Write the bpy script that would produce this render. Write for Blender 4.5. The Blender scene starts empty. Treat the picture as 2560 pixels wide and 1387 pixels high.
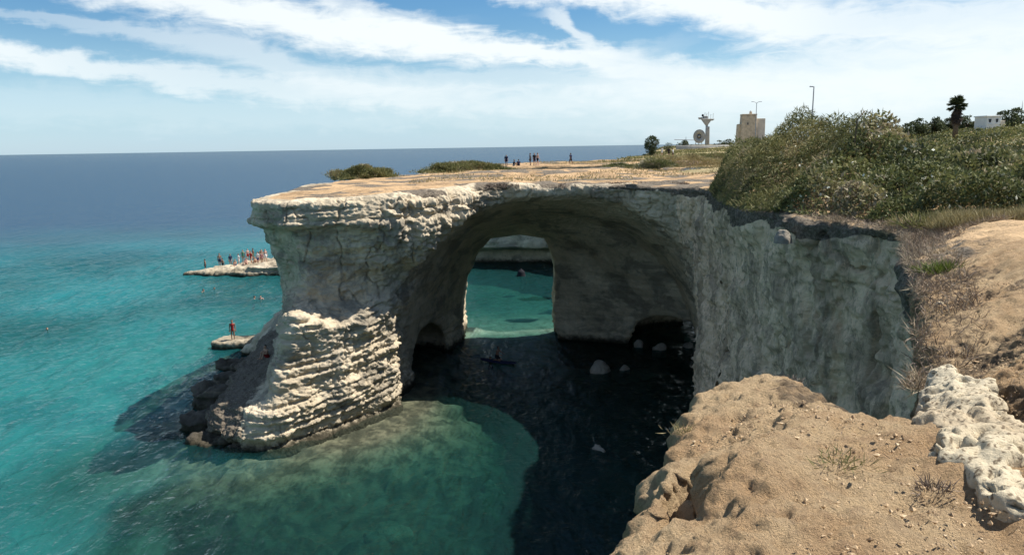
import bpy, math, random
import numpy as np

# ------------------------------------------------------------------ camera, world, sun, exposure
scene = bpy.context.scene
col = scene.collection
R = math.radians
CAM_Z, FPX, PITCH, ROLL = 16.5, 1900.0, R(9.75), R(0.9)
SUN = np.array([9.2, 2.2, 14.0]); SUN /= np.linalg.norm(SUN)
SUN_EL = math.asin(SUN[2]); SUN_AZ = math.atan2(SUN[0], SUN[1])

cam_d = bpy.data.cameras.new('camera'); cam = bpy.data.objects.new('camera', cam_d); col.objects.link(cam)
cam_d.sensor_fit = 'HORIZONTAL'; cam_d.sensor_width = 36.0; cam_d.lens = 36.0 * FPX / 2560.0
cam_d.clip_start = 0.1; cam_d.clip_end = 60000.0
cam.location = (0, 0, CAM_Z)
from mathutils import Matrix, Vector
cam.rotation_mode = 'XYZ'
cam.matrix_world = Matrix.Translation((0, 0, CAM_Z)) @ (Matrix.Rotation(R(90) - PITCH, 4, 'X') @ Matrix.Rotation(-ROLL, 4, 'Z'))
scene.camera = cam

scene.view_settings.view_transform = 'Standard'; scene.view_settings.look = 'None'
scene.view_settings.exposure = 0.68; scene.view_settings.gamma = 1.0
scene.render.engine = 'CYCLES'
scene.cycles.use_denoising = True
scene.cycles.max_bounces = 6; scene.cycles.diffuse_bounces = 3; scene.cycles.glossy_bounces = 2
scene.cycles.transparent_max_bounces = 12
scene.cycles.caustics_reflective = False; scene.cycles.caustics_refractive = False

def N(nt, kind, **kw):
    n = nt.nodes.new(kind)
    for k, v in kw.items():
        if k.startswith('i_'):
            key = k[2:]
            key = int(key) if key.isdigit() else key.replace('_', ' ')
            n.inputs[key].default_value = v
        else: setattr(n, k, v)
    return n
def L(nt, a, b): nt.links.new(a, b)
def M(nt, op, a, b=None, c=None, clamp=False):
    n = nt.nodes.new('ShaderNodeMath'); n.operation = op; n.use_clamp = clamp
    for i, s in enumerate((a, b, c)):
        if s is None: continue
        if isinstance(s, (int, float)): n.inputs[i].default_value = s
        else: nt.links.new(s, n.inputs[i])
    return n.outputs[0]
def VM(nt, op, a, b=None):
    n = nt.nodes.new('ShaderNodeVectorMath'); n.operation = op
    for i, s in enumerate((a, b)):
        if s is None: continue
        if isinstance(s, (tuple, list)): n.inputs[i].default_value = s
        else: nt.links.new(s, n.inputs[i])
    return n.outputs[0]
def MIX(nt, fac, a, b, blend='MIX'):
    n = nt.nodes.new('ShaderNodeMix'); n.data_type = 'RGBA'; n.blend_type = blend; n.clamp_factor = True
    for idx, s in ((0, fac), (6, a), (7, b)):
        if isinstance(s, (int, float)): n.inputs[idx].default_value = s
        elif isinstance(s, (tuple, list)): n.inputs[idx].default_value = (*s[:3], 1)
        else: nt.links.new(s, n.inputs[idx])
    return n.outputs[2]
def SS(nt, x, a, b):           # smoothstep of x from a to b
    n = nt.nodes.new('ShaderNodeMapRange'); n.interpolation_type = 'SMOOTHSTEP'
    n.inputs[1].default_value = a; n.inputs[2].default_value = b
    nt.links.new(x, n.inputs[0]); return n.outputs[0]
def NOISE(nt, vec, scale, detail=4, rough=0.55, dist=0.0):
    n = nt.nodes.new('ShaderNodeTexNoise'); n.inputs['Scale'].default_value = scale
    n.inputs['Detail'].default_value = detail; n.inputs['Roughness'].default_value = rough
    n.inputs['Distortion'].default_value = dist
    if vec is not None: nt.links.new(vec, n.inputs['Vector'])
    return n.outputs['Fac']

# ---- sky: Nishita with cirrus bands laid over it by azimuth and elevation
world = bpy.data.worlds.new('World'); scene.world = world; world.use_nodes = True
nt = world.node_tree; nt.nodes.clear()
out = N(nt, 'ShaderNodeOutputWorld'); bg = N(nt, 'ShaderNodeBackground'); bg.inputs[1].default_value = 0.062
L(nt, bg.outputs[0], out.inputs[0])
sky = N(nt, 'ShaderNodeTexSky'); sky.sky_type = 'NISHITA'; sky.sun_disc = False
sky.sun_elevation = SUN_EL; sky.sun_rotation = SUN_AZ; sky.air_density = 1.0; sky.dust_density = 0.2; sky.ozone_density = 2.5
tc = N(nt, 'ShaderNodeTexCoord'); sep = N(nt, 'ShaderNodeSeparateXYZ'); L(nt, tc.outputs['Generated'], sep.inputs[0])
az = M(nt, 'MULTIPLY', M(nt, 'ARCTAN2', sep.outputs[0], sep.outputs[1]), 57.29578)
el = M(nt, 'MULTIPLY', M(nt, 'ARCSINE', sep.outputs[2]), 57.29578)
comb = N(nt, 'ShaderNodeCombineXYZ'); L(nt, az, comb.inputs[0]); L(nt, el, comb.inputs[1])
ae = comb.outputs[0]
# slanted, stretched copy of the angles: cirrus streaks fall slightly to the right
mp = N(nt, 'ShaderNodeMapping'); mp.inputs['Rotation'].default_value = (0, 0, R(7)); mp.inputs['Scale'].default_value = (0.10, 0.55, 1); L(nt, ae, mp.inputs[0])
mp2 = N(nt, 'ShaderNodeMapping'); mp2.inputs['Rotation'].default_value = (0, 0, R(9)); mp2.inputs['Scale'].default_value = (0.22, 0.8, 1); L(nt, ae, mp2.inputs[0])
nA = NOISE(nt, mp.outputs[0], 1.0, 6, 0.6, 0.6)
nB = NOISE(nt, mp2.outputs[0], 1.4, 8, 0.62, 0.8)
nC = NOISE(nt, ae, 0.45, 8, 0.6, 0.3)
def CURVE(src, pts, lo=-40.0, hi=40.0):
    x = M(nt, 'DIVIDE', M(nt, 'SUBTRACT', src, lo), hi - lo, clamp=True)
    fc = nt.nodes.new('ShaderNodeFloatCurve'); cu = fc.mapping.curves[0]
    fc.mapping.use_clip = False
    ps = [((p[0] - lo) / (hi - lo), p[1]) for p in pts]
    while len(cu.points) < len(ps): cu.points.new(0.5, 0.5)
    for q, p in zip(cu.points, ps): q.location = p; q.handle_type = 'AUTO'
    fc.mapping.update(); nt.links.new(x, fc.inputs['Value']); return fc.outputs[0]
def pxaz(px): return math.degrees(math.atan((px - 1280) / FPX))
def pxel(px, py): return (387 - 0.0157 * px - py) / 33.2
wig = M(nt, 'MULTIPLY', M(nt, 'SUBTRACT', nA, 0.5), 2.4)
wig2 = M(nt, 'MULTIPLY', M(nt, 'SUBTRACT', nC, 0.5), 1.5)
elw = M(nt, 'ADD', M(nt, 'ADD', el, wig), wig2)
cloud = None
BANDS = [  # (px, py centre, half width in px, opacity)
    [(-300, -70, 40, .8), (60, 0, 42, .85), (450, 38, 42, .95), (850, 95, 46, 1.0), (1150, 125, 40, 1.0), (1420, 150, 24, .95), (1600, 180, 30, .55), (1900, 220, 30, .3)],
    [(-300, 150, 34, .9), (0, 182, 26, .9), (250, 200, 22, .75), (600, 225, 28, .6), (1000, 250, 34, .6), (1400, 255, 34, .45), (1800, 250, 50, .5), (2700, 220, 60, .6)],
    [(700, -60, 20, .2), (1100, -22, 26, .9), (1450, 10, 36, 1.0), (1700, 35, 44, 1.0), (1850, 70, 50, 1.0), (2200, 105, 55, .8), (2700, 120, 80, .8)],
    [(-200, 95, 10, .2), (250, 120, 14, .35), (560, 140, 36, .5), (900, 215, 34, .5), (1300, 205, 34, .4), (1600, 215, 40, .65), (2000, 200, 60, .7), (2700, 185, 70, .7)],
    [(500, -30, 10, .5), (750, -10, 22, .8), (900, 50, 22, .5), (1050, 70, 16, .3), (1300, 60, 8, .0), (1385, 62, 14, .6), (1460, 122, 18, .7), (1560, 150, 20, .3), (1800, 60, 20, 0)],
    [(-300, 270, 40, .2), (300, 285, 40, .2), (900, 290, 30, .2), (1500, 290, 50, .3), (2000, 290, 80, .45), (2700, 280, 90, .55)],
]
for b in BANDS:
    cen = CURVE(az, [(pxaz(p[0]), pxel(p[0], p[1]) / 20 + 0.2) for p in b])
    cen = M(nt, 'MULTIPLY', M(nt, 'SUBTRACT', cen, 0.2), 20.0)
    wid = M(nt, 'MULTIPLY', CURVE(az, [(pxaz(p[0]), p[2] / 33.2 / 6) for p in b]), 6.0)
    op = CURVE(az, [(pxaz(p[0]), p[3]) for p in b])
    d = M(nt, 'DIVIDE', M(nt, 'ABSOLUTE', M(nt, 'SUBTRACT', elw, cen)), M(nt, 'MAXIMUM', wid, 0.15))
    d = M(nt, 'ADD', d, M(nt, 'MULTIPLY', M(nt, 'SUBTRACT', nB, 0.5), 1.5))
    g = M(nt, 'MULTIPLY', M(nt, 'SUBTRACT', 1.0, SS(nt, d, 0.35, 1.55)), op)
    cloud = g if cloud is None else M(nt, 'SUBTRACT', 1.0, M(nt, 'MULTIPLY', M(nt, 'SUBTRACT', 1.0, cloud), M(nt, 'SUBTRACT', 1.0, g)))
# the same kind of cloud goes on over the rest of the sky
wide = M(nt, 'MULTIPLY', SS(nt, M(nt, 'ADD', M(nt, 'MULTIPLY', nA, 0.6), M(nt, 'MULTIPLY', nB, 0.4)), 0.42, 0.68), 0.62)
inview = M(nt, 'MULTIPLY', M(nt, 'SUBTRACT', 1.0, SS(nt, M(nt, 'ABSOLUTE', az), 38, 46)), M(nt, 'SUBTRACT', 1.0, SS(nt, el, 12.0, 16.0)))
cl = N(nt, 'ShaderNodeMix'); cl.data_type = 'FLOAT'; L(nt, inview, cl.inputs[0]); L(nt, wide, cl.inputs[2]); L(nt, cloud, cl.inputs[3])
veil = M(nt, 'MULTIPLY', M(nt, 'SUBTRACT', 1.0, SS(nt, el, 0.0, 9.0)), 0.6)
veil = M(nt, 'ADD', veil, M(nt, 'MULTIPLY', SS(nt, nA, 0.3, 0.8), 0.03))

hs = N(nt, 'ShaderNodeHueSaturation'); hs.inputs['Saturation'].default_value = 1.38; hs.inputs['Value'].default_value = 1.12; L(nt, sky.outputs[0], hs.inputs['Color'])
skc = MIX(nt, veil, hs.outputs[0], (4.5, 7.6, 10.6))
skc = MIX(nt, M(nt, 'MULTIPLY', cl.outputs[0], 0.95), skc, (9.9, 10.5, 10.6))
L(nt, skc, bg.inputs[0])

sun_d = bpy.data.lights.new('sun', 'SUN'); sun_d.energy = 5.0; sun_d.angle = R(0.53); sun_d.color = (1.0, 0.95, 0.87)
sun = bpy.data.objects.new('sun', sun_d); col.objects.link(sun)
sun.rotation_mode = 'QUATERNION'; sun.rotation_quaternion = Vector(SUN).to_track_quat('Z', 'Y'); sun.location = (40, 10, 70)

# ------------------------------------------------------------------ helpers
rng = np.random.default_rng(7)
_T = [np.random.default_rng(100 + i).random((64, 64, 64)).astype(np.float32) * 2 - 1 for i in range(4)]
def vnoise(p, s, seed=0):
    q = p * s + seed * 17.31
    T = _T[seed & 3]
    i = np.floor(q).astype(np.int32); f = (q - i).astype(np.float32); f = f * f * f * (f * (f * 6 - 15) + 10)
    i &= 63; j = (i + 1) & 63
    x0, y0, z0 = i.T; x1, y1, z1 = j.T; fx, fy, fz = f.T
    a = T[x0, y0, z0] * (1 - fx) + T[x1, y0, z0] * fx; b = T[x0, y1, z0] * (1 - fx) + T[x1, y1, z0] * fx
    c = T[x0, y0, z1] * (1 - fx) + T[x1, y0, z1] * fx; d = T[x0, y1, z1] * (1 - fx) + T[x1, y1, z1] * fx
    return (a * (1 - fy) + b * fy) * (1 - fz) + (c * (1 - fy) + d * fy) * fz
def fbm(p, s, o=4, seed=0, g=0.5):
    r = 0; a = 1.0
    for k in range(o):
        r = r + a * vnoise(p, s, seed + k); s *= 2.03; a *= g
    return r
def fbm2(x, y, s, o=4, seed=0, g=0.5):
    x = np.asarray(x, float); sh = np.broadcast(x, y).shape
    p = np.stack([np.broadcast_to(x, sh).ravel(), np.broadcast_to(y, sh).ravel(), np.full(int(np.prod(sh)), 3.7)], 1)
    return fbm(p, s, o, seed, g).reshape(sh)
def sst(x, a, b):
    t = np.clip((x - a) / (b - a), 0, 1); return t * t * (3 - 2 * t)
def smax(a, b, k): h = np.maximum(k - np.abs(a - b), 0) / k; return np.maximum(a, b) + h * h * k * 0.25
def smin(a, b, k): return -smax(-a, -b, k)
def polysdf(X, Y, poly):
    P = np.asarray(poly, float); d = np.full(X.shape, 1e18); ins = np.zeros(X.shape, bool)
    for i in range(len(P)):
        ax, ay = P[i - 1]; bx, by = P[i]; ex, ey = bx - ax, by - ay
        t = np.clip(((X - ax) * ex + (Y - ay) * ey) / (ex * ex + ey * ey + 1e-12), 0, 1)
        d = np.minimum(d, (X - ax - t * ex) ** 2 + (Y - ay - t * ey) ** 2)
        if ay != by: ins ^= ((ay > Y) != (by > Y)) & (X < (bx - ax) * (Y - ay) / (by - ay) + ax)
    d = np.sqrt(d); return np.where(ins, -d, d).astype(np.float32)
def smooth_poly(poly, n=2):
    P = np.asarray(poly, float)
    for _ in range(n):
        Q = np.roll(P, -1, 0); P = np.stack([0.75 * P + 0.25 * Q, 0.25 * P + 0.75 * Q], 1).reshape(-1, 2)
    return P
def surface_nets(f, org, h):
    s = f < 0
    n = np.zeros(tuple(k - 1 for k in f.shape), np.int8)
    for a in (0, 1):
        for b in (0, 1):
            for c in (0, 1):
                n += s[a:a + n.shape[0], b:b + n.shape[1], c:c + n.shape[2]]
    act = (n > 0) & (n < 8); I = np.argwhere(act); del n
    acc = np.zeros((len(I), 3)); cnt = np.zeros(len(I))
    cor = [(a, b, c) for a in (0, 1) for b in (0, 1) for c in (0, 1)]
    val = {c: f[I[:, 0] + c[0], I[:, 1] + c[1], I[:, 2] + c[2]] for c in cor}
    for c in cor:
        for ax in range(3):
            if c[ax]: continue
            e = list(c); e[ax] = 1; e = tuple(e); va, vb = val[c], val[e]
            m = (va < 0) != (vb < 0); t = np.where(m, va / np.where(m, va - vb, 1), 0)
            for k in range(3): acc[:, k] += np.where(m, c[k] + (t if k == ax else 0), 0)
            cnt += m
    V = (I + acc / cnt[:, None]) * h + np.asarray(org)
    idx = np.full(act.shape, -1, np.int32); idx[tuple(I.T)] = np.arange(len(I)); F = []
    for ax in range(3):
        u, v = (ax + 1) % 3, (ax + 2) % 3
        sl0 = [slice(None)] * 3; sl1 = [slice(None)] * 3; sl0[ax] = slice(0, -1); sl1[ax] = slice(1, None)
        ch = s[tuple(sl0)] != s[tuple(sl1)]; E = np.argwhere(ch)
        ok = (E[:, u] > 0) & (E[:, v] > 0) & (E[:, u] < f.shape[u] - 1) & (E[:, v] < f.shape[v] - 1); E = E[ok]
        q = []
        for du, dv in ((0, 0), (1, 0), (1, 1), (0, 1)):
            J = E.copy(); J[:, u] -= 1 - du; J[:, v] -= 1 - dv; q.append(idx[J[:, 0], J[:, 1], J[:, 2]])
        q = np.stack(q, 1); flip = ~s[E[:, 0], E[:, 1], E[:, 2]]; q[flip] = q[flip][:, ::-1]; F.append(q)
    return V, np.concatenate(F)
def vnormals(V, F):
    a = V[F[:, 2]] - V[F[:, 0]]; b = V[F[:, 3 if F.shape[1] == 4 else 1]] - V[F[:, 1 if F.shape[1] == 4 else 0]]
    fn = np.cross(a, b) if F.shape[1] == 4 else np.cross(V[F[:, 1]] - V[F[:, 0]], a)
    n = np.zeros_like(V)
    for k in range(3):
        for c in range(F.shape[1]): n[:, k] += np.bincount(F[:, c], fn[:, k], len(V))
    return n / (np.linalg.norm(n, axis=1, keepdims=True) + 1e-12)
def subdivide(V, F, mask):
    """split the masked quads in four; returns points, quads, and the border midpoints with their two end points"""
    A = F[mask]; B = F[~mask]; n = len(V)
    E = np.stack([A, np.roll(A, -1, 1)], -1).reshape(-1, 2); E.sort(1)
    key = E[:, 0].astype(np.int64) * n + E[:, 1]; uk, inv, cnt = np.unique(key, return_inverse=True, return_counts=True)
    ends = np.stack([uk // n, uk % n], 1); mids = (V[ends[:, 0]] + V[ends[:, 1]]) / 2; cen = V[A].mean(1)
    em = inv.reshape(-1, 4) + n; ce = n + len(uk) + np.arange(len(A))
    Q = np.concatenate([np.stack([A[:, i], em[:, i], ce, em[:, i - 1]], 1) for i in range(4)])
    return np.concatenate([V, mids, cen]), np.concatenate([B, Q]), n + np.where(cnt == 1)[0], ends[cnt == 1]
def mesh_obj(name, V, F, mat=None, parent=None, smooth=True, attrs=None, link=True):
    V = np.asarray(V, np.float32); F = np.asarray(F, np.int32)
    me = bpy.data.meshes.new(name); k = F.shape[1]
    me.vertices.add(len(V)); me.vertices.foreach_set('co', V.ravel())
    me.loops.add(F.size); me.loops.foreach_set('vertex_index', F.ravel())
    me.polygons.add(len(F)); me.polygons.foreach_set('loop_start', np.arange(0, F.size, k, dtype=np.int32))
    try: me.polygons.foreach_set('loop_total', np.full(len(F), k, np.int32))
    except Exception: pass
    me.polygons.foreach_set('use_smooth', np.full(len(F), bool(smooth)))
    me.update(calc_edges=True); me.validate()
    for an, av in (attrs or {}).items():
        at = me.attributes.new(an, 'FLOAT', 'POINT'); at.data.foreach_set('value', np.asarray(av, np.float32))
    if mat is not None: me.materials.append(mat)
    o = bpy.data.objects.new(name, me)
    if link: col.objects.link(o)
    if parent is not None: o.parent = parent
    return o
def tag(o, label=None, cat=None, group=None, kind=None):
    if label: o['label'] = label
    if cat: o['category'] = cat
    if group: o['group'] = group
    if kind: o['kind'] = kind
    return o
def empty(name, loc=(0, 0, 0), rz=0.0):
    o = bpy.data.objects.new(name, None); col.objects.link(o); o.location = loc; o.rotation_euler = (0, 0, rz); o.empty_display_size = 0.2; return o
def ray(px, py):
    u = (px - 1280) / FPX; v = -(py - 693.5) / FPX; c, s = math.cos(ROLL), math.sin(ROLL)
    u, v = u * c + v * s, -u * s + v * c
    return np.array([u, math.cos(PITCH) + v * math.sin(PITCH), -math.sin(PITCH) + v * math.cos(PITCH)])
def aty(px, py, y): r = ray(px, py); p = r * (y / r[1]); p[2] += CAM_Z; return p
def atg(px, py):
    """the clifftop ground seen at this spot"""
    r = ray(px, py); t = np.arange(1.5, 60, 0.01); P = r[None] * t[:, None]; P[:, 2] += CAM_Z; k = np.argmax(P[:, 2] < H(P[:, 0], P[:, 1]) + rim_drop(P[:, 0], P[:, 1])); return P[k]
def atz(px, py, z): r = ray(px, py); p = r * ((z - CAM_Z) / r[2]); p[2] += CAM_Z; return p
# ------------------------------------------------------------------ materials
def new_mat(name):
    m = bpy.data.materials.new(name); m.use_nodes = True; nt = m.node_tree; nt.nodes.clear()
    o = N(nt, 'ShaderNodeOutputMaterial'); b = N(nt, 'ShaderNodeBsdfPrincipled'); L(nt, b.outputs[0], o.inputs[0])
    b.inputs['Roughness'].default_value = 0.9; b.inputs['Specular IOR Level'].default_value = 0.15
    return m, nt, b
def POS(nt): return N(nt, 'ShaderNodeNewGeometry').outputs['Position']
def SCALE(nt, v, s):
    return VM(nt, 'MULTIPLY', v, s)
def ATTR(nt, name): a = N(nt, 'ShaderNodeAttribute'); a.attribute_name = name; return a.outputs['Fac']
def BUMP(nt, b, h, dist, strength=1.0, chain=None):
    n = N(nt, 'ShaderNodeBump'); n.inputs['Distance'].default_value = dist; n.inputs['Strength'].default_value = strength
    L(nt, h, n.inputs['Height'])
    if chain is not None: L(nt, chain, n.inputs['Normal'])
    L(nt, n.outputs[0], b.inputs['Normal']); return n.outputs[0]

def rock_material(name, pale=(0.68, 0.57, 0.41), mid=(0.50, 0.415, 0.29), stain=(0.16, 0.145, 0.12), stain_amt=0.6, runnel=False, soil_col=(0.50, 0.335, 0.185), fine=1.0, wet=True):
    m, nt, b = new_mat(name); P = POS(nt); z = N(nt, 'ShaderNodeSeparateXYZ'); L(nt, P, z.inputs[0]); z = z.outputs[2]
    n1 = NOISE(nt, P, 0.45, 5, 0.6); n2 = NOISE(nt, P, 2.6 * fine, 6, 0.65); n3 = NOISE(nt, P, 11.0 * fine, 5, 0.7)
    c = MIX(nt, SS(nt, n1, 0.35, 0.65), pale, mid)
    c = MIX(nt, M(nt, 'MULTIPLY', SS(nt, n2, 0.45, 0.75), 0.45), c, tuple(k * 0.62 for k in mid))
    lay = NOISE(nt, SCALE(nt, P, (0.18, 0.18, 2.6)), 1.0, 5, 0.6, 0.4)      # bedding
    c = MIX(nt, M(nt, 'MULTIPLY', SS(nt, lay, 0.52, 0.72), 0.35), c, (0.34, 0.27, 0.18))
    st = NOISE(nt, SCALE(nt, P, (0.55, 0.55, 0.26) if runnel else (0.33, 0.33, 0.55)), 1.0, 7, 0.68, 0.5)
    st = M(nt, 'MULTIPLY', SS(nt, st, 0.47, 0.60), stain_amt)
    c = MIX(nt, st, c, stain)
    if runnel:
        s2 = NOISE(nt, SCALE(nt, P, (1.5, 1.5, 0.55)), 1.0, 9, 0.78, 0.4)
        c = MIX(nt, M(nt, 'MULTIPLY', SS(nt, s2, 0.51, 0.58), 0.5), c, (0.15, 0.132, 0.10))
        s4 = NOISE(nt, SCALE(nt, P, (5.0, 5.0, 2.6)), 1.0, 6, 0.75, 0.2)
        c = MIX(nt, M(nt, 'MULTIPLY', SS(nt, s4, 0.56, 0.62), 0.4), c, (0.13, 0.115, 0.09))
        s3 = NOISE(nt, SCALE(nt, P, (0.9, 0.9, 0.22)), 1.0, 4, 0.6, 0.3)
        c = MIX(nt, M(nt, 'MULTIPLY', SS(nt, s3, 0.55, 0.7), 0.35), c, (0.40, 0.27, 0.15))
    wl = SS(nt, M(nt, 'ADD', z, M(nt, 'MULTIPLY', n2, -0.9)), -0.45, 0.15)   # algae at the waterline
    if wet: c = MIX(nt, wl, (0.045, 0.04, 0.026), c)
    so = ATTR(nt, 'soil')
    sn = M(nt, 'ADD', so, M(nt, 'MULTIPLY', M(nt, 'SUBTRACT', n2, 0.5), 0.9))
    sc = MIX(nt, SS(nt, NOISE(nt, P, 0.35, 5, 0.6), 0.42, 0.62), soil_col, tuple(k * 0.62 for k in soil_col))
    sc = MIX(nt, M(nt, 'MULTIPLY', SS(nt, n3, 0.5, 0.7), 0.4), sc, (0.22, 0.15, 0.09))
    c = MIX(nt, SS(nt, sn, 0.35, 0.6), c, sc)
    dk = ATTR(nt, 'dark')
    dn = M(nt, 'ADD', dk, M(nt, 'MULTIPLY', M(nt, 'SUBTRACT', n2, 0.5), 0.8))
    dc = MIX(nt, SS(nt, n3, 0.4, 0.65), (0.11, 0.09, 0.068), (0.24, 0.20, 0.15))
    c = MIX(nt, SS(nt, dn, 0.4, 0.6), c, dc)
    L(nt, c, b.inputs['Base Color'])
    vor = N(nt, 'ShaderNodeTexVoronoi'); vor.inputs['Scale'].default_value = 3.0 * fine; L(nt, P, vor.inputs['Vector'])
    hgt = M(nt, 'ADD', M(nt, 'MULTIPLY', n2, 0.6), M(nt, 'MULTIPLY', n3, 0.35))
    hgt = M(nt, 'ADD', hgt, M(nt, 'MULTIPLY', vor.outputs['Distance'], 0.25))
    hgt = M(nt, 'ADD', hgt, M(nt, 'MULTIPLY', lay, 0.5))
    BUMP(nt, b, hgt, 0.22 / fine, 0.9)
    return m
M_ARCH = rock_material('arch_limestone', stain_amt=0.62)
M_WALL = rock_material('wall_limestone', pale=(0.91, 0.69, 0.47), mid=(0.77, 0.575, 0.39), stain=(0.27, 0.205, 0.145), stain_amt=0.6, runnel=True, soil_col=(0.58, 0.40, 0.225))

def ground_material(name, c0, c1, c2, scl=1.0, bd=0.05):
    m, nt, b = new_mat(name); P = POS(nt)
    n1 = NOISE(nt, P, 0.5 * scl, 5, 0.6); n2 = NOISE(nt, P, 3.5 * scl, 6, 0.65); n3 = NOISE(nt, P, 22.0 * scl, 5, 0.7); n4 = NOISE(nt, P, 70 * scl, 3, 0.6)
    c = MIX(nt, SS(nt, n1, 0.38, 0.62), c0, c1)
    c = MIX(nt, M(nt, 'MULTIPLY', SS(nt, n2, 0.5, 0.68), 0.6), c, c2)
    c = MIX(nt, M(nt, 'MULTIPLY', SS(nt, n3, 0.5, 0.72), 0.55), c, tuple(k * 0.5 for k in c2))
    c = MIX(nt, M(nt, 'MULTIPLY', SS(nt, n4, 0.55, 0.7), 0.35), c, tuple(min(1, k * 1.25) for k in c0))
    dk = ATTR(nt, 'dark'); dn = M(nt, 'ADD', dk, M(nt, 'MULTIPLY', M(nt, 'SUBTRACT', n2, 0.5), 0.8))
    c = MIX(nt, SS(nt, dn, 0.4, 0.65), c, MIX(nt, n3, (0.13, 0.095, 0.06), (0.25, 0.185, 0.12)))
    L(nt, c, b.inputs['Base Color'])
    h = M(nt, 'ADD', M(nt, 'MULTIPLY', n3, 0.6), M(nt, 'ADD', M(nt, 'MULTIPLY', n2, 0.8), M(nt, 'MULTIPLY', n4, 0.25)))
    BUMP(nt, b, h, bd, 1.0); return m
M_NEAR = ground_material('near_soil', (0.66, 0.48, 0.28), (0.55, 0.365, 0.20), (0.36, 0.235, 0.14), 2.6, 0.11)
M_GROUND = ground_material('plateau_soil', (0.42, 0.32, 0.18), (0.27, 0.23, 0.115), (0.17, 0.155, 0.07), 0.6, 0.1)

# ------------------------------------------------------------------ terrain shape
LAND = [(-4, -8), (-0.85, 0), (0.28, 3.0), (0.92, 4.5), (1.4, 5.8), (1.9, 6.95), (2.5, 7.6), (3.0, 6.8), (3.12, 5.5), (3.55, 6.2), (4.0, 7.1), (5.0, 8.8), (6.9, 12.7),
        (8.5, 16), (10.2, 19.2), (10.7, 22.5), (9.2, 25.6), (9.2, 30), (10.0, 37), (10.4, 41), (9.8, 45), (7.8, 48.8), (4.6, 51.2), (8, 54), (16, 56), (17, 64), (17.5, 78), (16.5, 92), (13.5, 100),
        (8, 104.5), (0, 106.5), (-7, 107), (-9, 111), (-6, 119), (3, 126), (14, 133), (20, 150), (33, 190), (58, 290), (95, 430), (150, 620), (700, 620), (700, -60), (-4, -60)]
_pr = [(22, 50), (16, 50.2), (11, 50.4), (6, 51.5), (1.5, 51.5)]
_pb = [(-12.5, 71.5), (-9, 71.5), (-5, 70), (0, 69), (6, 69.5), (12, 71), (22, 74)]
PIER = {
 15.0: [(-1.5, 50.9), (-3.6, 49), (-6, 46.3), (-8.8, 44.8), (-11, 44.2), (-13.5, 43.3), (-14.0, 44.9), (-15.8, 45.4), (-17.1, 48.2), (-17.3, 52), (-15.9, 58), (-14, 64), (-13, 68)],
 12.2: [(-1.5, 50.9), (-3.1, 48.8), (-5.5, 46.0), (-8.5, 44.7), (-11, 44.3), (-13.5, 43.5), (-13.8, 45.2), (-15.5, 46.0), (-16.8, 48.5), (-17.0, 52), (-15.6, 58), (-14.2, 64), (-13.2, 68)],
 11.6: [(-1.5, 50.9), (-3.2, 48.8), (-5.4, 46.1), (-8.4, 45.2), (-11, 45), (-13.1, 44.6), (-13.3, 46.2), (-15, 47), (-16.2, 49), (-16.5, 52), (-15.6, 58), (-14.4, 64), (-13.4, 68)],
 9.3: [(-2.5, 51), (-4.6, 48.8), (-6.0, 46.4), (-8.6, 45.6), (-11.2, 45.3), (-13, 45), (-13.2, 46.6), (-15, 48), (-15.9, 50), (-16.2, 53), (-15.8, 58), (-15, 64), (-14, 68)],
 7.7: [(-3, 51.2), (-5.6, 49.5), (-7.3, 47), (-9.3, 45.6), (-11.2, 44.9), (-12.8, 44.6), (-13.2, 46.5), (-14.8, 48.5), (-15.6, 50.5), (-16, 54), (-16, 58), (-15.8, 64), (-15, 68)],
 7.1: [(-3.5, 51.2), (-6, 49.3), (-7.3, 46.5), (-9.2, 44.3), (-11.2, 43.1), (-13, 42.7), (-13.8, 44.5), (-14.8, 48), (-15.7, 51), (-16.4, 55), (-17, 62), (-17, 68)],
 3.9: [(-4.4, 51.7), (-6.8, 49.8), (-7.2, 47), (-9.5, 44.0), (-11.8, 42.0), (-13.3, 41.2), (-14.1, 42.6), (-14.9, 46.5), (-16.0, 51), (-17.2, 56), (-19, 62), (-17.7, 68)],
 5.4: [(-4, 51.5), (-6.6, 49.6), (-7.3, 47), (-9.4, 44.1), (-11.3, 42.6), (-12.9, 42.2), (-13.7, 44), (-14.8, 48), (-15.8, 52), (-16.8, 56), (-18, 62), (-17.5, 68)],
 2.8: [(-5, 52), (-7, 50), (-7.1, 47), (-9.5, 43.8), (-12, 41.4), (-13.4, 40.5), (-14.2, 42.0), (-15.0, 44), (-15.8, 48), (-17, 52), (-18.5, 57), (-20, 62), (-18, 68)],
 2.0: [(-5.2, 52.2), (-7.1, 50.2), (-7.1, 47), (-9.5, 43.8), (-12.2, 41.1), (-13.7, 39.9), (-15.6, 41.6), (-17.4, 43.2), (-18.1, 47), (-18.6, 52), (-19.6, 57), (-20.6, 62), (-18.2, 68)],
 0.9: [(-5.5, 52.5), (-7.2, 50.5), (-7.2, 47), (-9.6, 43.9), (-12.4, 40.9), (-14.1, 39.5), (-16.8, 40.6), (-18.4, 42.8), (-19, 48), (-20, 55), (-21, 62), (-18.5, 68)],
}
LAND_S = smooth_poly(LAND, 2)
PIER_S = {z: smooth_poly(_pr + p + _pb, 2) for z, p in PIER.items()}
PZ = sorted(PIER_S)
def XZ(pts, y): return np.array([[aty(a, b, y)[0], aty(a, b, y)[2]] for a, b in pts])
def down(C, dz=3.0):      # carry the opening below the water
    return np.concatenate([[[C[0][0], C[0][1] - dz]], C, [[C[-1][0], C[-1][1] - dz]]])
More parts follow.
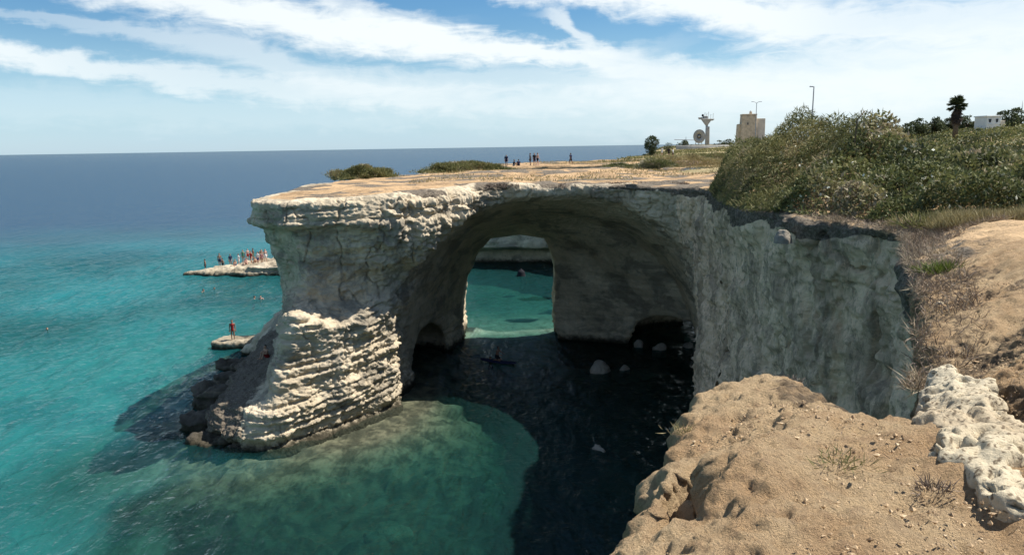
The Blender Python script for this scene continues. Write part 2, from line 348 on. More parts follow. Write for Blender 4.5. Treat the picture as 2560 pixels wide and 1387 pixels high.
_front = XZ([(1020, 960), (1003, 880), (1000, 800), (1025, 700), (1075, 612), (1140, 552), (1230, 510), (1330, 490), (1450, 488), (1540, 508), (1620, 553), (1690, 620), (1728, 700), (1750, 780), (1775, 870), (1795, 960)], 51)
_mid = XZ([(1090, 905), (1080, 800), (1090, 720), (1130, 640), (1190, 575), (1300, 545), (1430, 545), (1540, 575), (1640, 640), (1700, 720), (1730, 800), (1740, 880)], 58)
_mid2 = XZ([(1130, 870), (1125, 780), (1140, 690), (1180, 620), (1230, 580), (1310, 570), (1400, 590), (1480, 640), (1540, 710), (1580, 780), (1600, 860)], 62)
_back = XZ([(1155, 856), (1160, 760), (1168, 690), (1192, 632), (1225, 594), (1300, 584), (1362, 594), (1384, 650), (1388, 700), (1384, 770), (1395, 845)], 65)
VOID = [(51.0, down(_front)), (58.0, down(_mid)), (62.0, down(_mid2)), (64.3, down(_back)), (66.0, down(_back))]

_far_dist = None
def H(x, y):
    x = np.asarray(x, float); y = np.asarray(y, float)
    z = 14.0 + 0 * x
    z = z - 0.38 * sst(-x, 1, 13) * sst(y, 38, 42) * (1 - sst(y, 72, 76))
    z = z - 0.15 * sst(y, 78, 95) * (1 - sst(y, 140, 190)) * (1 - sst(x, 10, 40))
    z = z + 0.42 * sst(y, 60, 67) * (1 - sst(y, 71, 76)) * (1 - sst(x, 8, 16)) + 0.3 * sst(y, 52, 58) * (1 - sst(y, 60, 67)) * (1 - sst(x, -12, -6))
    far = sst(y, 130, 230)
    z = z + 1.9 * far * sst(x, 22, 55)
    zn = 14.78; zm = 15.02 - 0.078 * np.clip(y, -3, 9)
    w = np.maximum(sst(y, 8, 11.5), sst(x - 0.55 * y, 0.6, 2.4))
    near = 1 - sst(y, 15, 24)
    z = z * (1 - near) + near * (zm * (1 - w) + zn * w)
    z = z + 1.5 * np.exp(-(((x - 13.5) / 2.4) ** 2 + ((y - 34) / 7.0) ** 2)) + 0.4 * sst(x, 13, 20) * sst(y, 20, 28) * (1 - sst(y, 60, 90))
    z = z + 0.65 * np.exp(-(((x - 12.2) / 1.5) ** 2 + ((y - 38.5) / 3.2) ** 2))
    z = z + 4.0 * sst(x, 50, 90) * sst(y, 60, 125) * (1 - sst(y, 165, 215))
    z = z + 0.10 * fbm2(x, y, 0.22, 3, 1) * sst(y, 8, 16)
    return z
def rim_drop(X, Y, dL=None):
    """how far the near ground sinks towards the cliff edge, the gully and the hollow in the mound's left flank"""
    if dL is None: dL = polysdf(X, Y, LAND_S)
    r = -0.55 * (1 - sst(-dL, 0.0, 1.8)) * sst(Y, 6.6, 8) * (1 - sst(Y, 17, 22))
    r = r - 0.25 * (1 - sst(-dL, 0.0, 0.9)) * (1 - sst(Y, 6, 8)) - 0.55 * np.exp(-(((X - 3.15) / 0.62) ** 2 + ((Y - 6.1) / 1.0) ** 2))
    hx, hy = 1.04, 4.25; ang = R(68); ca, sa = math.cos(ang), math.sin(ang)
    ux = (X - hx) * ca + (Y - hy) * sa; uy = -(X - hx) * sa + (Y - hy) * ca
    return r - 0.26 * (1 - sst((ux / 0.58) ** 2 + (uy / 0.17) ** 2, 0.45, 1.0))
OFF = ([-3, -0.2, 0.25, 0.8, 4, 8, 11, 13, 14.2, 16], [0.9, 0.0, -0.45, 0.0, -0.35, -0.75, -0.5, -0.1, 0.1, -0.1])
def land_sdf(xs, ys, zs, pier=True, k=0.5):
    X, Y = np.meshgrid(xs, ys, indexing='ij')
    dL = polysdf(X, Y, LAND_S); Hm = H(X, Y)
    Hm = Hm + rim_drop(X, Y, dL)
    if pier:
        aP = np.stack([polysdf(X, Y, PIER_S[z]) for z in PZ]); warp = (0.75 * fbm2(X, Y, 0.33, 3, 14)).astype(np.float32); pz = np.array(PZ); II, JJ = np.indices(X.shape)
        XX, ZZ = np.meshgrid(xs, zs, indexing='ij'); vo = [polysdf(XX, ZZ, c) for _, c in VOID]; vy = [y for y, _ in VOID]
    kk = (k + 0.9 * sst(-X, 0.5, 4) * (1 - sst(Y, 54, 58))).astype(np.float32) if pier else k      # the pier's lip is worn round
    far_cave = (3.2 * sst(X, -9, -4) * (1 - sst(X, 10, 13)) * (1 - sst(Y, 109, 113))).astype(np.float32) if ys[0] > 70 else None
    f = np.empty((len(xs), len(ys), len(zs)), np.float32)
    for kz, z in enumerate(zs):
        d = dL - np.interp(z, *OFF)
        if pier:
            zw = np.clip(z + warp * sst(z, 2.5, 5) * (1 - sst(z, 9.5, 11.5)), pz[0], pz[-1] - 1e-4); k0 = np.clip(np.searchsorted(pz, zw, side='right') - 1, 0, len(pz) - 2); tt = (zw - pz[k0]) / (pz[k0 + 1] - pz[k0])
            p = (aP[k0, II, JJ] * (1 - tt) + aP[k0 + 1, II, JJ] * tt).astype(np.float32) - np.interp(z, [-3, -0.2, 0.25, 0.9, 11.5, 11.9, 12.15, 12.4, 12.95, 13.2, 15], [1.8, 0.2, -0.45, 0.0, 0.0, 0.10, 0.10, -0.18, -0.16, 0.06, 0.1])
            d = smin(d, p, 0.8)
        if far_cave is not None: d = d + far_cave * np.float32(1 - sst(z, 1.5, 2.5))
        g = smax(d, (z - Hm).astype(np.float32), kk)
        if pier:
            v = np.empty_like(d)
            for j, y in enumerate(ys):
                if y <= vy[0]: v[:, j] = vo[0][:, kz]
                elif y >= vy[-1]: v[:, j] = vo[-1][:, kz]
                else:
                    i = np.searchsorted(vy, y) - 1; t = (y - vy[i]) / (vy[i + 1] - vy[i]); v[:, j] = vo[i][:, kz] * (1 - t) + vo[i + 1][:, kz] * t
            v = smax(v, (47.6 - 8.0 * sst(X, -3, 4) - Y).astype(np.float32), 1.0)
            v = np.where(Y < 51, smax(v, (X - 14.9 + 0.50 * (51 - Y)).astype(np.float32), 1.6), v)
            e1 = (np.sqrt(((X - 15.0) / 5.2) ** 2 + ((Y - 63.0) / 6.5) ** 2 + ((z - 0.0) / 4.0) ** 2) - 1) * 3.0
            e2 = (np.sqrt(((X + 7.8) / 3.0) ** 2 + ((Y - 57.8) / 4.8) ** 2 + ((z - 0.0) / 3.3) ** 2) - 1) * 2.4
            v = smin(v, smin(e1, e2, 0.3).astype(np.float32), 0.4)
            g = smax(g, -v, 0.6)
        f[:, :, kz] = g
    return f
_S1 = np.random.default_rng(5).random(512) * 2 - 1
def strata(u):
    i = np.floor(u).astype(int); t = u - i; t = sst(t, 0.36, 0.64); return _S1[i & 511] * (1 - t) + _S1[(i + 1) & 511] * t
def wall_disp(V, hn):
    x, y, z = V.T
    run = fbm(V * [1, 1, 0.22], 0.9, 4, 1); lum = fbm(V, 0.3, 2, 2)
    d = hn * (0.07 * run + 0.34 * lum + 0.17 * fbm(V * [1, 1, 0.7], 1.1, 4, 5, 0.6) + 0.08 * fbm(V * [1, 1, 0.8], 3.2, 3, 3, 0.65) - 0.22 * sst(1 - np.abs(fbm(V * [1, 1, 0.5], 0.6, 3, 15)), 0.92, 1.0)) + (1 - hn) * 0.05 * fbm(V, 1.5, 3, 4)
    u = z + 0.1 * lum
    d -= hn * 0.28 * np.exp(-((y - 22.6 - 0.3 * np.sin(z * 0.9) - 0.12 * run) / 0.07) ** 2) * sst(z, 8.5, 9.5)      # open joint
    d -= hn * 0.12 * np.exp(-((z - 12.1 - 0.25 * lum) / 0.05) ** 2) * (1 - sst(y, 24, 26))
    d += hn * 0.10 * strata(u * 2.5) * sst(z, 12.2, 13.0)
    return d, run, lum
def grid(a, b, h): return np.arange(round((b - a) / h) + 1) * h + a
def terrain(name, box, h, mat, mode, pier=True, k=0.5):
    xs, ys, zs = grid(box[0], box[1], h), grid(box[2], box[3], h), grid(box[4], box[5], h)
    f = land_sdf(xs, ys, zs, pier, k)
    V, F = surface_nets(f, (xs[0], ys[0], zs[0]), h); del f
    fc = V[F].mean(1); sub = None
    if mode == 'arch': sub = (fc[:, 1] < 53) & (fc[:, 0] < 15) & (fc[:, 2] > -0.4) & (fc[:, 2] < 14.6)
    if mode == 'wall': sub = (fc[:, 0] < 14) & (fc[:, 2] > 2) & (fc[:, 1] > 13.5)
    if mode == 'near': sub = (fc[:, 1] < 9.5) & (fc[:, 0] < 6) & (fc[:, 2] > 13.2)
    if sub is not None: V, F, bm_, be_ = subdivide(V, F, sub)
    Nn = vnormals(V, F)
    if sub is not None: q_ = Nn[be_[:, 0]] + Nn[be_[:, 1]]; Nn[bm_] = q_ / np.linalg.norm(q_, axis=1, keepdims=True)
    hn = np.sqrt(np.clip(1 - Nn[:, 2] ** 2, 0, 1)); x, y, z = V.T
    up = sst(Nn[:, 2], 0.55, 0.85)
    soil = up * sst(z, 12.6, 13.3)
    dark = np.zeros(len(V))
    if mode == 'arch':
        lum = fbm(V * [1, 1, 0.8], 0.28, 3, 1)
        wid = fbm(V * [1, 1, 1.7], 0.95, 4, 2)
        u = z + 0.22 * fbm(V * [1, 1, 0.3], 0.12, 2, 3) - 0.05 * x + 0.05 * fbm(V * [1, 1, 0.3], 0.9, 2, 6)
        low = (1 - sst(z, 6.6, 7.4)) * sst(z, 0.2, 1.2)
        patch = 0.4 + 0.7 * sst(fbm(V * [1, 1, 2.2], 0.4, 2, 4), -0.35, 0.35)
        ledge = strata(u * 2.1) * 0.55 + strata(u * 5.3 + 40) * 0.45
        inner = sst(y, 50.5, 53) * sst(z, 0.5, 2)          # the chamber is smoother than the faces
        front = 1 - 0.75 * inner
        d = hn * (0.34 * lum * (1 - 0.4 * inner) + (0.14 * wid + ledge * (0.10 + 0.22 * low) * patch + 0.05 * low * fbm(V * [1, 1, 2.4], 2.2, 4, 12, 0.6) + 0.06 * fbm(V * [1, 1, 2.0], 4.0, 3, 13, 0.6)) * front)
        tuft = sst(x, -9.5, -6.5) * (1 - sst(x, -2.5, -1.5)) * sst(z, 9.0, 11.0) * (1 - sst(y, 50, 52))      # broken corner beside the span
        d += hn * tuft * (0.26 * fbm(V, 1.6, 4, 9, 0.6) + 0.12)
        crk = 1 - np.abs(fbm(V * [1, 1, 0.55], 0.7, 3, 15)) ; d -= hn * 0.22 * sst(crk, 0.93, 1.0) * front * (1 - 0.4 * low)
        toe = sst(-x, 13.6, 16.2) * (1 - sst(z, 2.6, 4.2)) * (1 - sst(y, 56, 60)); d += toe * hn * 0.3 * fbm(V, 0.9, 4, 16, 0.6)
        small = fbm(V, 4.5, 2, 5)
        d += 0.035 * small * (hn * front + 0.3)
        d += (1 - hn) * 0.07 * fbm(V, 0.8, 3, 6) * sst(z, 12, 13)
        ww = sst(x, 5.5, 8) * (1 - sst(y, 43.5, 47.5)); dw, run, lumw = wall_disp(V, hn); d = d * (1 - ww) + dw * ww
        # pale bare rim at the edge of the plateau, soil set back from it
        dl = np.minimum.reduce([polysdf(x, y, PIER_S[15.0])]); rimw = sst(-dl, 0.8, 2.6) + 0.35 * fbm(V, 0.6, 2, 7)
        soil = soil * np.where(y < 60, np.clip(rimw, 0, 1), 1) ; soil = np.where(x > 8, up * sst(z, 13, 13.6), soil)
        dark = up * sst(fbm(V * [0.5, 1.2, 0], 0.55, 3, 8), 0.12, 0.4) * sst(z, 13, 13.4)
        dark = np.maximum(dark, toe * 0.75); dark = np.maximum(dark, ww * hn * sst(z + 0.35 * lumw + 0.2 * run, 13.35, 13.6))  # toe: dark wet rock, with the pier's shade put into its colour
        dark = np.maximum(dark, sst(x, -3.2, -1.5) * sst(z, 13.55 , 13.8) * (1 - sst(y, 52.5, 54)) * sst(fbm(V, 0.5, 2, 11), -0.35, 0.1))
    elif mode == 'wall':
        d, run, lum = wall_disp(V, hn)
        dark = hn * sst(z + 0.35 * lum + 0.2 * run, 13.35, 13.6) * 1.0
        dark = np.maximum(dark, up * (1 - sst(-polysdf(x, y, LAND_S), 0.6, 1.8)) * 0.55)
    elif mode == 'near':
        rdg = 1 - np.abs(fbm(V * [1, 1, 0.5], 7.0, 3, 4, 0.6)); d = 0.09 * fbm(V, 1.3, 3, 1) + 0.024 * fbm(V, 5.0, 3, 2, 0.6) + 0.022 * fbm(V, 12.0, 2, 6, 0.7) + 0.024 * rdg + 0.05 * hn * fbm(V, 4.0, 3, 3)
        d = d * (1 - 0.6 * sst(y, 7.2, 8.6) * sst(-polysdf(x, y, LAND_S), 0.6, 1.6)); dark = sst(fbm(V * [1, 1, .2], 0.9, 3, 5), 0.15, 0.5) * 0.55 + 0.10 * sst(-fbm(V, 5.0, 3, 2, 0.65), 0.1, 0.5)
        dark = np.maximum(dark, sst(y, 7.0, 8.2) * (1 - sst(-polysdf(x, y, LAND_S), 0.5, 1.5)) * 0.5)
    else:
        soil = np.maximum(soil, sst(z, 12.5, 13.0) * 0.9)
        d = hn * (0.5 * fbm(V, 0.3, 3, 1) + 0.25 * strata(z * 1.5) * 0.6) + 0.05 * fbm(V, 0.7, 2, 2)
        dark = up * sst(fbm(V * [1, 1, 0], 0.25, 3, 8), 0.1, 0.4)
    if mode in ('near', 'wall', 'far') and box[2] < 30:      # the sheets meet without a step
        d = d * sst(np.abs(y - 13.0), 0.05, 0.5)
        if name in ('foreground_ground', 'near_cliff'): d = d * sst(np.abs(z - 11.4), 0.05, 0.8)
    V = V + Nn * d[:, None]
    if sub is not None: V[bm_] = (V[be_[:, 0]] + V[be_[:, 1]]) / 2
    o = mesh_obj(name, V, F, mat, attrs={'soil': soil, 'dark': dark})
    if mode == 'arch':        # the streaked wall stone runs on into the right leg of the arch
        fc = V[F].mean(1); w_ = (fc[:, 0] > 7.0) & (fc[:, 1] + 1.6 * fbm(fc, 0.8, 3, 2) < 45.5); o.data.materials.append(M_WALL)
        if len(o.data.polygons) == len(F): o.data.polygons.foreach_set('material_index', w_.astype(np.int32))
    return o

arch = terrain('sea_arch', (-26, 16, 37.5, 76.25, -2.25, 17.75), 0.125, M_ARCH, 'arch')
tag(arch, 'pale limestone headland with a big natural arch and a bulging sunlit pier', kind='structure')
wall = terrain('cliff', (2, 19, 12.875, 37.5, -1.5, 17.5), 0.125, M_WALL, 'wall', pier=False)
tag(wall, 'tall shaded grey cliff wall streaked with dark stains, right of the arch', kind='structure')
near = terrain('foreground_ground', (-2.5, 10, 1.0, 13.1, 11.3, 15.8), 0.05, M_NEAR, 'near', pier=False, k=0.35)
tag(near, 'bare sandy earth of the near clifftop, with a rounded mound at the edge', kind='structure')
under = terrain('near_cliff', (-6, 10, -6, 13.25, -1.5, 11.5), 0.25, M_WALL, 'far', pier=False)
tag(under, 'rock face below the near clifftop', kind='structure')
farh = terrain('far_headland', (-16, 24, 76.25, 140.25, -2.0, 15.5), 0.25, M_ARCH, 'far', pier=False)
tag(farh, 'lower limestone headland behind the arch, people walking on its sandy top', kind='structure')

# wide ground sheet for the land beyond the modelled rims
def axis(segs):
    out = []
    for a, b, h in segs: out.append(np.arange(a, b, h))
    return np.concatenate(out + [[segs[-1][1]]])
gx = axis([(-4, 60, 1.0), (60, 160, 3.0), (160, 700, 15.0)]); gy = axis([(-60, 0, 4.0), (0, 80, 1.0), (80, 260, 2.5), (260, 620, 12.0)])
X, Y = np.meshgrid(gx, gy, indexing='ij'); Zg = H(X, Y) - 0.03; dg = np.minimum(polysdf(X, Y, LAND_S), polysdf(X, Y, PIER_S[15.0]))
def inbox(X, Y, b, m=0.6): return (X > b[0] - 9) & (X < b[1] - m) & (Y > b[2] + m) & (Y < b[3] - m)
hide = inbox(X, Y, (-26, 16, 37.5, 76.25), 1.2) | inbox(X, Y, (2, 19, 13, 37.5), 1.2) | inbox(X, Y, (-16, 24, 76.25, 140.25), 1.2) | inbox(X, Y, (-2.5, 10, 1, 13), 1.2) | (dg > -1.0)
ni, nj = X.shape; idg = np.arange(ni * nj).reshape(ni, nj)
q = np.stack([idg[:-1, :-1], idg[1:, :-1], idg[1:, 1:], idg[:-1, 1:]], -1).reshape(-1, 4)
keep = ~(hide.ravel()[q].any(1)); q = q[keep]
Vg = np.stack([X.ravel(), Y.ravel(), Zg.ravel()], 1)
us, inv = np.unique(q, return_inverse=True); Vg = Vg[us]; q = inv.reshape(q.shape)
dkg = sst(fbm2(Vg[:, 0], Vg[:, 1], 0.08, 3, 8), -0.05, 0.3)
tag(mesh_obj('ground', Vg, q, M_GROUND, attrs={'soil': np.ones(len(Vg)), 'dark': dkg}), 'sandy grassed plateau stretching inland', kind='structure')

# ------------------------------------------------------------------ sea and seabed
def sea_depth(x, y):
    dl = polysdf(x, y, LAND_S); dp = polysdf(x, y, PIER_S[0.9]); d = np.maximum(np.minimum(dl, dp), 0)
    cove = np.exp(-(((x + 5) / 10) ** 2 + ((y - 38) / 14) ** 2))
    dep = 1.0 + 2.6 * sst(d, 0, 9) + 2.0 * sst(d, 8, 40)
    dep = dep + 3.5 * sst(x, -2, 3) * (1 - sst(y, 46, 52))  # extra depth blackens the inlet where the cliff's shade lies
    dep = dep + 2.6 * sst(x, -6, -2) * sst(y, 44, 52) * (1 - sst(y, 64, 68))  # deepened under the arch so the shaded water turns darker
    dep = dep - 0.9 * cove + 0.5 * fbm2(x, y, 0.10, 3, 2)
    dep = dep + 9 * sst(y - 0.25 * x, 82, 230) + 22 * sst(y - 0.35 * x, 170, 500)
    return np.clip(dep, 0.3, 40)
ax_ = axis([(-30000, -3000, 3000), (-3000, -300, 300), (-300, -100, 10), (-100, -60, 1.0), (-60, 20, 0.3), (20, 60, 2.0), (60, 300, 30), (300, 3000, 300), (3000, 30000, 3000)])
ay_ = axis([(-200, 10, 15), (10, 80, 0.3), (80, 140, 0.6), (140, 400, 4), (400, 3000, 100), (3000, 45000, 2000)])
X, Y = np.meshgrid(ax_, ay_, indexing='ij'); xf, yf = X.ravel(), Y.ravel()
Pw = np.stack([xf, yf, np.zeros_like(xf)], 1)
ca, sa = math.cos(R(10)), math.sin(R(10))
Pr = np.stack([(xf * ca + yf * sa), (-xf * sa + yf * ca) * 0.33, np.full_like(xf, 2.2)], 1)
wv = 0.17 * fbm(Pr, 0.5, 3, 1) + 0.06 * fbm(Pw, 1.0, 2, 2)
calm = 0.42 + 0.58 * sst(-xf, 6, 18)
wv = wv * calm * (1 - sst(np.abs(xf + 20), 60, 85)) * (1 - sst(yf, 110, 150)) * sst(yf, 8, 14)
Pw[:, 2] = wv
ni, nj = X.shape; idg = np.arange(ni * nj).reshape(ni, nj)
q = np.stack([idg[:-1, :-1], idg[1:, :-1], idg[1:, 1:], idg[:-1, 1:]], -1).reshape(-1, 4)
m, nt, b = new_mat('sea_water'); outn = [n for n in nt.nodes if n.type == 'OUTPUT_MATERIAL'][0]; nt.nodes.remove(b)
dep = ATTR(nt, 'depth'); P = POS(nt)
def EXPK(k): return M(nt, 'EXPONENT', M(nt, 'MULTIPLY', dep, -k))
cc = N(nt, 'ShaderNodeCombineColor'); L(nt, EXPK(0.36), cc.inputs[0]); L(nt, EXPK(0.095), cc.inputs[1]); L(nt, EXPK(0.105), cc.inputs[2])
tr = N(nt, 'ShaderNodeBsdfTransparent'); L(nt, cc.outputs[0], tr.inputs[0])
df = N(nt, 'ShaderNodeBsdfDiffuse')
L(nt, MIX(nt, SS(nt, dep, 5.0, 16.0), MIX(nt, ATTR(nt, 'sand'), (0.006, 0.022, 0.020), (0.020, 0.168, 0.178)), (0.012, 0.050, 0.100)), df.inputs[0])  # low sand values also put the cove's shade into the water colour
fac = M(nt, 'SUBTRACT', 1.0, EXPK(0.26))
mx = N(nt, 'ShaderNodeMixShader'); L(nt, fac, mx.inputs[0]); L(nt, tr.outputs[0], mx.inputs[1]); L(nt, df.outputs[0], mx.inputs[2])
gl = N(nt, 'ShaderNodeBsdfGlossy'); gl.inputs['Roughness'].default_value = 0.03
fr = N(nt, 'ShaderNodeFresnel'); fr.inputs['IOR'].default_value = 1.33
frc = M(nt, 'MULTIPLY', fr.outputs[0], 0.52)
mx2 = N(nt, 'ShaderNodeMixShader'); L(nt, frc, mx2.inputs[0]); L(nt, mx.outputs[0], mx2.inputs[1]); L(nt, gl.outputs[0], mx2.inputs[2])
L(nt, mx2.outputs[0], outn.inputs[0])
mr = N(nt, 'ShaderNodeMapping'); mr.inputs['Rotation'].default_value = (0, 0, R(-12)); mr.inputs['Scale'].default_value = (1, 0.4, 1); L(nt, P, mr.inputs[0])
w1 = NOISE(nt, mr.outputs[0], 1.1, 5, 0.6, 0.5); w2 = NOISE(nt, P, 3.2, 4, 0.55, 0.3); w3 = NOISE(nt, mr.outputs[0], 0.16, 4, 0.55)
hh = M(nt, 'ADD', M(nt, 'ADD', M(nt, 'MULTIPLY', w1, 0.55), M(nt, 'MULTIPLY', w2, 0.13)), M(nt, 'MULTIPLY', w3, 1.2))
bu = N(nt, 'ShaderNodeBump'); bu.inputs['Distance'].default_value = 0.75; bu.inputs['Strength'].default_value = 0.9; L(nt, hh, bu.inputs['Height'])
for n_ in (gl, fr, df): L(nt, bu.outputs[0], n_.inputs['Normal'])
M_SEA = m
sandy = np.maximum(sst(-xf + 0.25 * fbm2(xf, yf, 0.2, 2, 4) * 20, 13, 21), sst(yf, 63, 68)) * (1 - 0.85 * np.exp(-(((xf + 21) / 6) ** 2 + ((yf - 38) / 6) ** 2)))  # pale scatter over sand; kept low in the cove to paint its shade
sandy = np.maximum(sandy, 0.12 * np.exp(-(((xf + 6) / 7) ** 2 + ((yf - 36) / 10) ** 2)))
sandy = np.where((yf > 60) & (np.abs(xf) < 14) & (yf < 112), sandy * (1 - 0.8 * (1 - sst(np.abs(xf), 9, 13))), sandy)
sandy *= 0.75 + 0.35 * fbm2(xf, yf, 0.06, 3, 6)
sea = mesh_obj('sea', Pw, q, M_SEA, attrs={'depth': sea_depth(xf, yf), 'sand': np.clip(sandy, 0, 1)})
tag(sea, 'rippled sea, turquoise inshore and deep blue to the horizon', kind='structure')

sx = axis([(-30000, -3000, 9000), (-3000, -300, 900), (-300, -80, 20), (-80, -30, 0.8), (-30, 14, 0.35), (14, 24, 1.0), (24, 300, 60), (300, 30000, 9000)]); sy = axis([(-200, 10, 30), (10, 24, 1.0), (24, 70, 0.35), (70, 130, 0.8), (130, 400, 20), (400, 3000, 400), (3000, 45000, 14000)])
X, Y = np.meshgrid(sx, sy, indexing='ij'); xf, yf = X.ravel(), Y.ravel()
dp = sea_depth(xf, yf)
dl = np.maximum(np.minimum(polysdf(xf, yf, LAND_S), polysdf(xf, yf, PIER_S[0.9])), 0)
reef = 0.8 * fbm2(xf, yf, 0.13, 4, 3) + 0.55 * (1 - sst(dl, 0.5, 7)) - 0.05
patchR = np.exp(-(((xf + 24) / 9) ** 2 + ((yf - 63) / 7) ** 2)) + np.exp(-(((xf + 50) / 16) ** 2 + ((yf - 103) / 8) ** 2)) * 1.2 + 0.8 * np.exp(-(((xf + 26) / 5) ** 2 + ((yf - 30) / 4) ** 2))
reef = sst(reef + 0.7 * patchR + 0.9 * np.exp(-((np.maximum(np.abs(xf + 6) - 5, 0) / 6) ** 2 + (np.maximum(np.abs(yf - 40) - 10, 0) / 8) ** 2)), 0.25, 0.65)
zb = np.minimum(-dp * 0.62 - 0.2 + reef * (0.2 + 0.75 * sst(fbm2(xf, yf, 0.45, 4, 5), -0.1, 0.25) * np.abs(fbm2(xf, yf, 0.9, 3, 6)) + 0.18 * fbm2(xf, yf, 1.6, 2, 7)), -0.22)
m, nt, b = new_mat('seabed'); P = POS(nt)
n1 = NOISE(nt, P, 1.2, 5, 0.6); n2 = NOISE(nt, P, 0.4, 4, 0.6)
c = MIX(nt, SS(nt, n2, 0.35, 0.65), (0.50, 0.47, 0.36), (0.36, 0.34, 0.26))
c = MIX(nt, SS(nt, M(nt, 'ADD', ATTR(nt, 'reef'), M(nt, 'MULTIPLY', M(nt, 'SUBTRACT', n1, 0.5), 0.7)), 0.3, 0.7), c, MIX(nt, SS(nt, M(nt, 'ADD', M(nt, 'MULTIPLY', n1, 0.6), M(nt, 'MULTIPLY', NOISE(nt, P, 0.3, 5, 0.7), 0.4)), 0.40, 0.62), (0.075, 0.068, 0.046), (0.215, 0.185, 0.12)))
L(nt, c, b.inputs['Base Color'])
ni, nj = X.shape; idg = np.arange(ni * nj).reshape(ni, nj)
q = np.stack([idg[:-1, :-1], idg[1:, :-1], idg[1:, 1:], idg[:-1, 1:]], -1).reshape(-1, 4)
tag(mesh_obj('seabed', np.stack([xf, yf, zb], 1), q, m, attrs={'reef': reef}), 'sand and weedy rock under the shallow water', kind='structure')
# ------------------------------------------------------------------ small builders
def simple_mat(name, c, rough=0.8, spec=0.2, var=0.15, scale=6.0, bump=0.0, metal=0.0):
    m, nt, b = new_mat(name); b.inputs['Roughness'].default_value = rough; b.inputs['Specular IOR Level'].default_value = spec; b.inputs['Metallic'].default_value = metal
    tcn = N(nt, 'ShaderNodeTexCoord'); n = NOISE(nt, tcn.outputs['Object'], scale, 4, 0.6)
    L(nt, MIX(nt, SS(nt, n, 0.3, 0.7), tuple(k * (1 - var) for k in c), tuple(min(1, k * (1 + var)) for k in c)), b.inputs['Base Color'])
    if bump: BUMP(nt, b, n, bump, 1.0)
    return m
def leaf_mat(name, cols, trans=0.25):
    m, nt, b = new_mat(name); r = ATTR(nt, 'rnd'); cr = N(nt, 'ShaderNodeValToRGB'); e = cr.color_ramp.elements
    while len(e) < len(cols): e.new(0.5)
    for i, (p, c) in enumerate(cols): e[i].position = p; e[i].color = (*c, 1)
    L(nt, r, cr.inputs[0]); L(nt, cr.outputs[0], b.inputs['Base Color']); b.inputs['Roughness'].default_value = 0.65; b.inputs['Specular IOR Level'].default_value = 0.25
    o = [n for n in nt.nodes if n.type == 'OUTPUT_MATERIAL'][0]
    t = N(nt, 'ShaderNodeBsdfTranslucent'); L(nt, cr.outputs[0], t.inputs[0]); mx = N(nt, 'ShaderNodeMixShader'); mx.inputs[0].default_value = trans
    L(nt, b.outputs[0], mx.inputs[1]); L(nt, t.outputs[0], mx.inputs[2]); L(nt, mx.outputs[0], o.inputs[0]); return m
G_SCRUB = leaf_mat('scrub_leaf', [(0.0, (0.055, 0.062, 0.030)), (0.3, (0.112, 0.126, 0.044)), (0.55, (0.195, 0.20, 0.075)), (0.8, (0.30, 0.26, 0.13)), (0.9, (0.33, 0.27, 0.18)), (1.0, (0.58, 0.54, 0.38))])
G_REED = leaf_mat('reed_leaf', [(0.0, (0.07, 0.07, 0.032)), (0.35, (0.15, 0.155, 0.055)), (0.65, (0.24, 0.225, 0.09)), (0.85, (0.32, 0.26, 0.13)), (1.0, (0.40, 0.32, 0.20))])
G_DRY = leaf_mat('dry_twig', [(0.0, (0.10, 0.075, 0.06)), (0.4, (0.22, 0.165, 0.125)), (0.75, (0.34, 0.26, 0.17)), (1.0, (0.48, 0.40, 0.27))], 0.1)
G_YEL = leaf_mat('dry_grass', [(0.0, (0.17, 0.14, 0.06)), (0.5, (0.32, 0.26, 0.12)), (1.0, (0.46, 0.39, 0.21))], 0.2)
G_GREEN = leaf_mat('green_blade', [(0.0, (0.05, 0.075, 0.015)), (0.6, (0.12, 0.16, 0.03)), (1.0, (0.24, 0.24, 0.08))])
G_TREE = leaf_mat('tree_leaf', [(0.0, (0.030, 0.042, 0.020)), (0.5, (0.065, 0.085, 0.035)), (1.0, (0.13, 0.14, 0.06))])
M_BARK = simple_mat('bark', (0.16, 0.12, 0.085), 0.95, 0.1, 0.3, 8, 0.02)
def rdirs(n, r): v = r.normal(size=(n, 3)); return v / np.linalg.norm(v, axis=1, keepdims=True)
def blades(C, D, Ln, W, r, bend=0.25):
    """flat tapered blades: base point, direction, length, width -> one quad each (kite)"""
    n = len(C); D = D / np.linalg.norm(D, axis=1, keepdims=True); S = np.cross(D, rdirs(n, r)); S /= np.linalg.norm(S, axis=1, keepdims=True) + 1e-9
    Ln = np.broadcast_to(Ln, (n,))[:, None]; W = np.broadcast_to(W, (n,))[:, None]
    mid = C + D * Ln * 0.45; tip = C + D * Ln; tip = tip + rdirs(n, r) * Ln * bend * 0.5
    V = np.stack([C, mid + S * W / 2, tip, mid - S * W / 2], 1).reshape(-1, 3)
    F = np.arange(4 * n).reshape(n, 4); return V, F
def blade_obj(name, C, D, Ln, W, mat, r, rnd, bend=0.25, parent=None):
    V, F = blades(C, D, Ln, W, r, bend); return mesh_obj(name, V, F, mat, parent, smooth=False, attrs={'rnd': np.repeat(np.clip(rnd, 0, 1), 4)})
